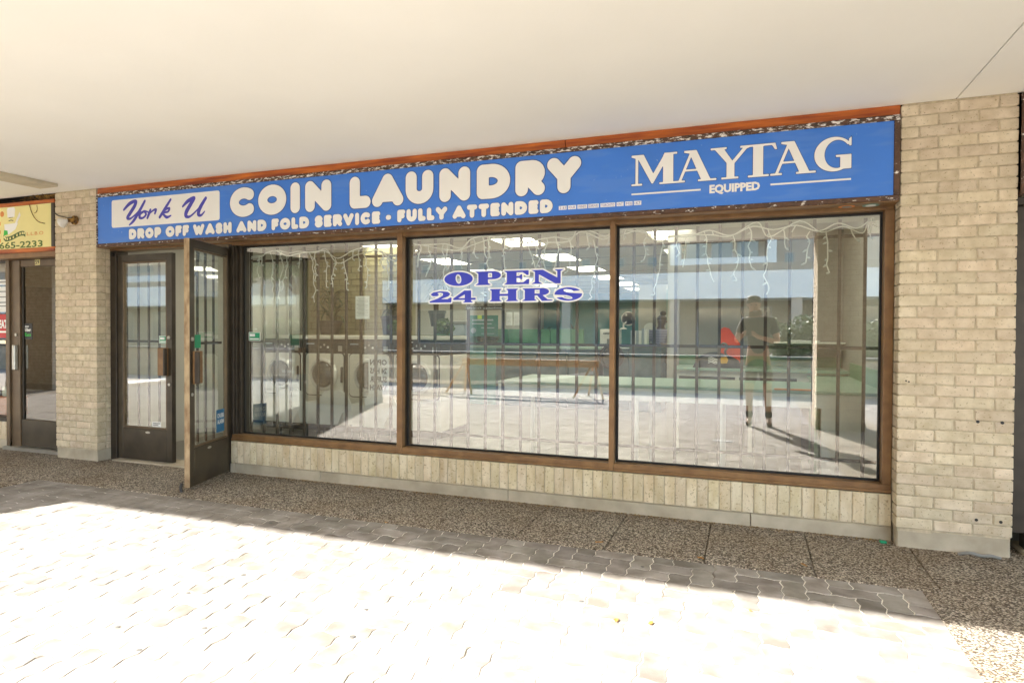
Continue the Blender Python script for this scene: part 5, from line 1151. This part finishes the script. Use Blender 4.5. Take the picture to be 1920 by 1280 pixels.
for x, y, s, lab in ((-.25, -.66, .024, 'orange-brown dry leaf at the edge of the aggregate, below the third window'), (-.86, -.60, .022, 'dry leaf lying in a slab joint below the second mullion'), (.30, -.56, .022, 'dry leaf in a slab joint below the photographer reflection'),
        (-.55, -1.62, .020, 'left of two dry leaves on the sunlit pavers'), (-.40, -1.60, .018, 'right of two dry leaves on the sunlit pavers'), (-2.3, -.72, .015, 'dry leaf where aggregate meets pavers below the middle window'),
        (.02, -1.30, .012, 'tiny leaf just inside the sunlit paving'), (-3.9, -.6, .012, 'tiny dry leaf near the open door foot')): leaf_litter(lab, x, y, s, 'dry_leaf')
gm = []
for k in range(16):
    x, y = rnd(-4.5, .7), rnd(-2.6, -.8); q = MB(); r_ = rnd(.009, .017); q.lathe([(r_, 0), (r_ * .9, .0012)], (0, 0, 0), 'z', 9); q.v = [(p[0] * rnd(.9, 1.1), p[1] * rnd(.8, 1.1), p[2]) for p in q.v]; q.xf(Matrix.Translation((x, y, .0026)))
    tag(q.build('gum_spot', 'gum'), 'flattened grey gum spot on the sunlit pavers', 'gum spot', 'gum spots on the pavers')
tag(MB().tube(crom([(1.17, -.05, .012), (1.22, -.07, .03), (1.28, -.06, .018), (1.33, -.05, .02), (1.38, -.04, .008)], 5), [.01] * 21, 6).build('crumpled_wrapper', 'mid_grey'), 'crumpled grey wrapper at the foot of the right pillar', 'wrapper')
tag(CB(.775, .815, .02, .05, .005, .02, c=.004).build('bottle_cap', 'sticker_green'), 'small green cap in the corner by the right pillar', 'cap')
q = MB()
for k in range(1500):
    x = rnd(-4.4, .84); y = .098 - abs(random.gauss(0, .035)); a = rnd(0, 6.28); s_ = rnd(.002, .007); z = .006
    q.add([(x + s_ * math.cos(a), y + s_ * math.sin(a), z), (x + s_ * math.cos(a + 2.1), y + s_ * math.sin(a + 2.1), z + .002), (x + s_ * math.cos(a + 4.2), y + s_ * math.sin(a + 4.2), z + .001), (x, y, z + s_ * .7)], [(0, 1, 3), (1, 2, 3), (2, 0, 3)])
M('grit', (.36, .23, .09), .95, var=.5, vs_=20)
tag(q.build('grit', 'grit'), 'brown grit gathered along the foot of the base wall', 'grit', kind='stuff')
gr = thing('drain_grate', 'slotted dark drain grate in the plaza paving', 'drain', (-.286, -1.98 - 1.2, 0))
tag(MB().tube(crom([(-4.27, -.60, .004), (-4.285, -.60, .035), (-4.29, -.585, .07)], 4), .012, 6).build('door_stop', 'wire'), 'dark door stop at the foot of the open door', 'door stop')

# =================================================================== PLAZA SEEN IN THE GLASS
B(-.40, -.17, -3.24, -3.12, .0015, .004).build('frame', 'dark_grey', parent=gr)
for k in range(9): B(-.39 + .024 * k, -.378 + .024 * k, -3.23, -3.13, .0042, .007).build('bar', 'mid_grey', parent=gr)
bk = thing('barricade', 'plank barricade on folding legs with white tape, mirrored in the middle window', 'barricade', (-4.3, -7.6, 0))
CB(-5.80, -2.80, -7.64, -7.60, .60, .74, c=.005).build('plank', 'plank', parent=bk)
for x in (-5.7, -2.9):
    for dy, dx in ((-.35, -.12), (.30, .16), (.28, -.22)): MB().tube([(x, -7.62, .74), (x + dx * 1.6, -7.62 + dy, .0)], .022, 4).build('leg', 'plank', parent=bk)
def tape(name, a, b, lab):
    P = crom([a, ((a[0] + b[0]) / 2, (a[1] + b[1]) / 2, (a[2] + b[2]) / 2 - .05), b], 6); q = MB(); n = len(P)
    q.add([(p[0], p[1], p[2] - .035) for p in P] + [(p[0], p[1] + .004, p[2] + .035) for p in P], [(i, i + 1, n + i + 1, n + i) for i in range(n - 1)]); tag(q.build(name, 'tape'), lab, 'tape', 'barrier tape across the plaza')
tape('barrier_tape', (-5.6, -7.55, .22), (-2.9, -7.55, .50), 'white barrier tape slanting across the barricade legs'); tape('barrier_tape', (-10.5, -7.5, .62), (-5.75, -7.55, .55), 'upper white tape running left from the barricade'); tape('barrier_tape', (-10.5, -7.5, .35), (-5.75, -7.55, .22), 'lower white tape running left from the barricade')
# opposite low building
pd = thing('podium_building', 'low brown building with a white canopy fascia across the plaza', 'building', (-15, -33, 0))
B(-55, 20, -42, -33.0, 0, 5.2).build('wall', 'podium_wall', parent=pd); B(-55, 20, -32.98, -30.0, 3.1, 4.5).build('fascia', 'podium_fascia', parent=pd)
for x in range(-52, 20, 6):
    B(x, x + .5, -30.6, -30.1, 0, 3.099).build('column', 'tower_brick', parent=pd); f_ = B(x + 1.2, x + 5.2, -32.995, -32.95, .5, 2.8).build('window', 'tower_frame', parent=pd); B(x + 1.3, x + 5.1, -32.949, -32.94, .6, 2.7).build('pane', 'tower_window', parent=f_)
tw = thing('apartment_tower', 'tan brick apartment block with white balcony bands behind the podium', 'building', (0, -52, 0))
B(-41, 16, -66, -50.6, 0, 24).build('wall', 'tower_brick', parent=tw); B(-6.2, -5.4, -50.59, -49.5, 0, 24).build('fin', 'tower_band', parent=tw); B(1.3, 2.0, -50.59, -49.6, 0, 24).build('fin', 'tower_band', parent=tw)
for k in range(8):
    z = 2.2 + 2.75 * k
    B(-5.39, 1.29, -50.58, -49.4, z + 1.25, z + 2.45).build('balcony_band', 'tower_band', parent=tw)
    for x in (-5.0, -3.0, -1.0): f_ = B(x, x + 1.7, -50.59, -50.55, z + 2.5, z + 3.85).build('window', 'tower_frame', parent=tw); B(x + .08, x + 1.62, -50.548, -50.54, z + 2.55, z + 3.8).build('pane', 'tower_window', parent=f_)
    for x in (2.6, 4.7, 7.5, 10, 13, -8.2, -11, -14, -17.5, -20, -24, -26.5, -30, -33, -37): f_ = B(x, x + .75, -50.59, -50.55, z + 1.4, z + 2.8).build('window', 'tower_frame', parent=tw); B(x + .06, x + .69, -50.548, -50.54, z + 1.45, z + 2.75).build('pane', 'tower_window', parent=f_)
lb = thing('sky_screen_block', 'long tan apartment block added at the far left to hide sky from the glass', 'building', (-100, -50, 0))
B(-150, -56, -66, -46, 0, 26).build('wall', 'tower_brick', parent=lb)  # block added to cover the open sky mirrored in the doors
for k in range(8):
    z = 2.0 + 2.9 * k; B(-149, -57, -45.99, -45.2, z + 1.2, z + 2.2).build('balcony_band', 'tower_band', parent=lb)
    for j in range(14): f_ = B(-148 + 6.5 * j, -144.5 + 6.5 * j, -45.99, -45.95, z - .3, z + 1.15).build('window', 'tower_frame', parent=lb); B(-147.9 + 6.5 * j, -144.6 + 6.5 * j, -45.949, -45.94, z - .2, z + 1.05).build('pane', 'tower_window', parent=f_)
def crown(mb, c, rx, rz, n, s):
    for k in range(n):
        g = random.choice(c); a, b, r_ = rnd(0, 6.28), rnd(-1, 1), rnd(.35, 1) ** .5; cc = math.sqrt(1 - b * b); p = Vector((g[0] + rx * r_ * cc * math.cos(a), g[1] + rx * r_ * cc * math.sin(a), g[2] + rz * b * r_))
        u = Vector((rnd(-1, 1), rnd(-1, 1), rnd(-1, 1))).normalized() * s * rnd(.7, 1.3); v = u.cross(Vector((rnd(-1, 1), rnd(-1, 1), rnd(-1, 1)))).normalized() * s * .6; mb.add([p - u, p + v, p + u, p - v], [(0, 1, 2, 3)])
def tree(label, x, y, h):
    t = thing('tree', label, 'tree', (x, y, 0)); tops = [(x + rnd(-1.7, 1.7), y + rnd(-1.4, 1.4), h * rnd(.6, .9)) for _ in range(9)]
    MB().tube([(x, y, -.1), (x + .1, y, h * .25), (x + .05, y + .1, h * .5)], [.22, .17, .11], 9).build('trunk', 'bark', parent=t); L = MB()
    for p in tops: L.tube([(x + .05, y, h * .4), ((x + p[0]) / 2, (y + p[1]) / 2, h * .56), p], [.09, .06, .02], 5)
    L.build('limbs', 'bark', parent=t); q = MB(); crown(q, tops, 1.15, 1.0, 4200, .16); q.build('crown', 'leaf_tree', parent=t)
tree('broad green tree mirrored in the upper first window', -25.0, -26, 8.2); tree('green tree standing left of the mirrored broad tree', -31, -27, 7.4); tree('tall green tree at the corner of the apartment block', -43, -46, 12)
for x, y, z, lab in ((-15.6, -11.8, .70, 'leftmost clipped bush in the planter'), (-14.4, -12.0, .70, 'second clipped bush in the planter, under the white fascia'), (-13.2, -11.7, .70, 'third clipped bush in the planter'), (-11.6, -12.1, .70, 'small bush at the gap in the planter'),
                     (.75, -11.8, .70, 'rounded bush mirrored beside the photographer'), (1.6, -12.1, .70, 'taller rounded bush by the mirrored column'), (2.7, -11.9, .70, 'rounded bush at the right end of the planter')):
    t = thing('bush', lab, 'bush', (x, y, z)); q = MB(); crown(q, [(x + rnd(-.4, .4), y + rnd(-.3, .3), z + rnd(.15, .75)) for _ in range(7)], .48, .34, 2200, .05); q.build('foliage', 'leaf_bush', parent=t); MB().tube([(x, y, z - .1), (x, y, z + .3)], .05, 6).build('stem', 'bark', parent=t)
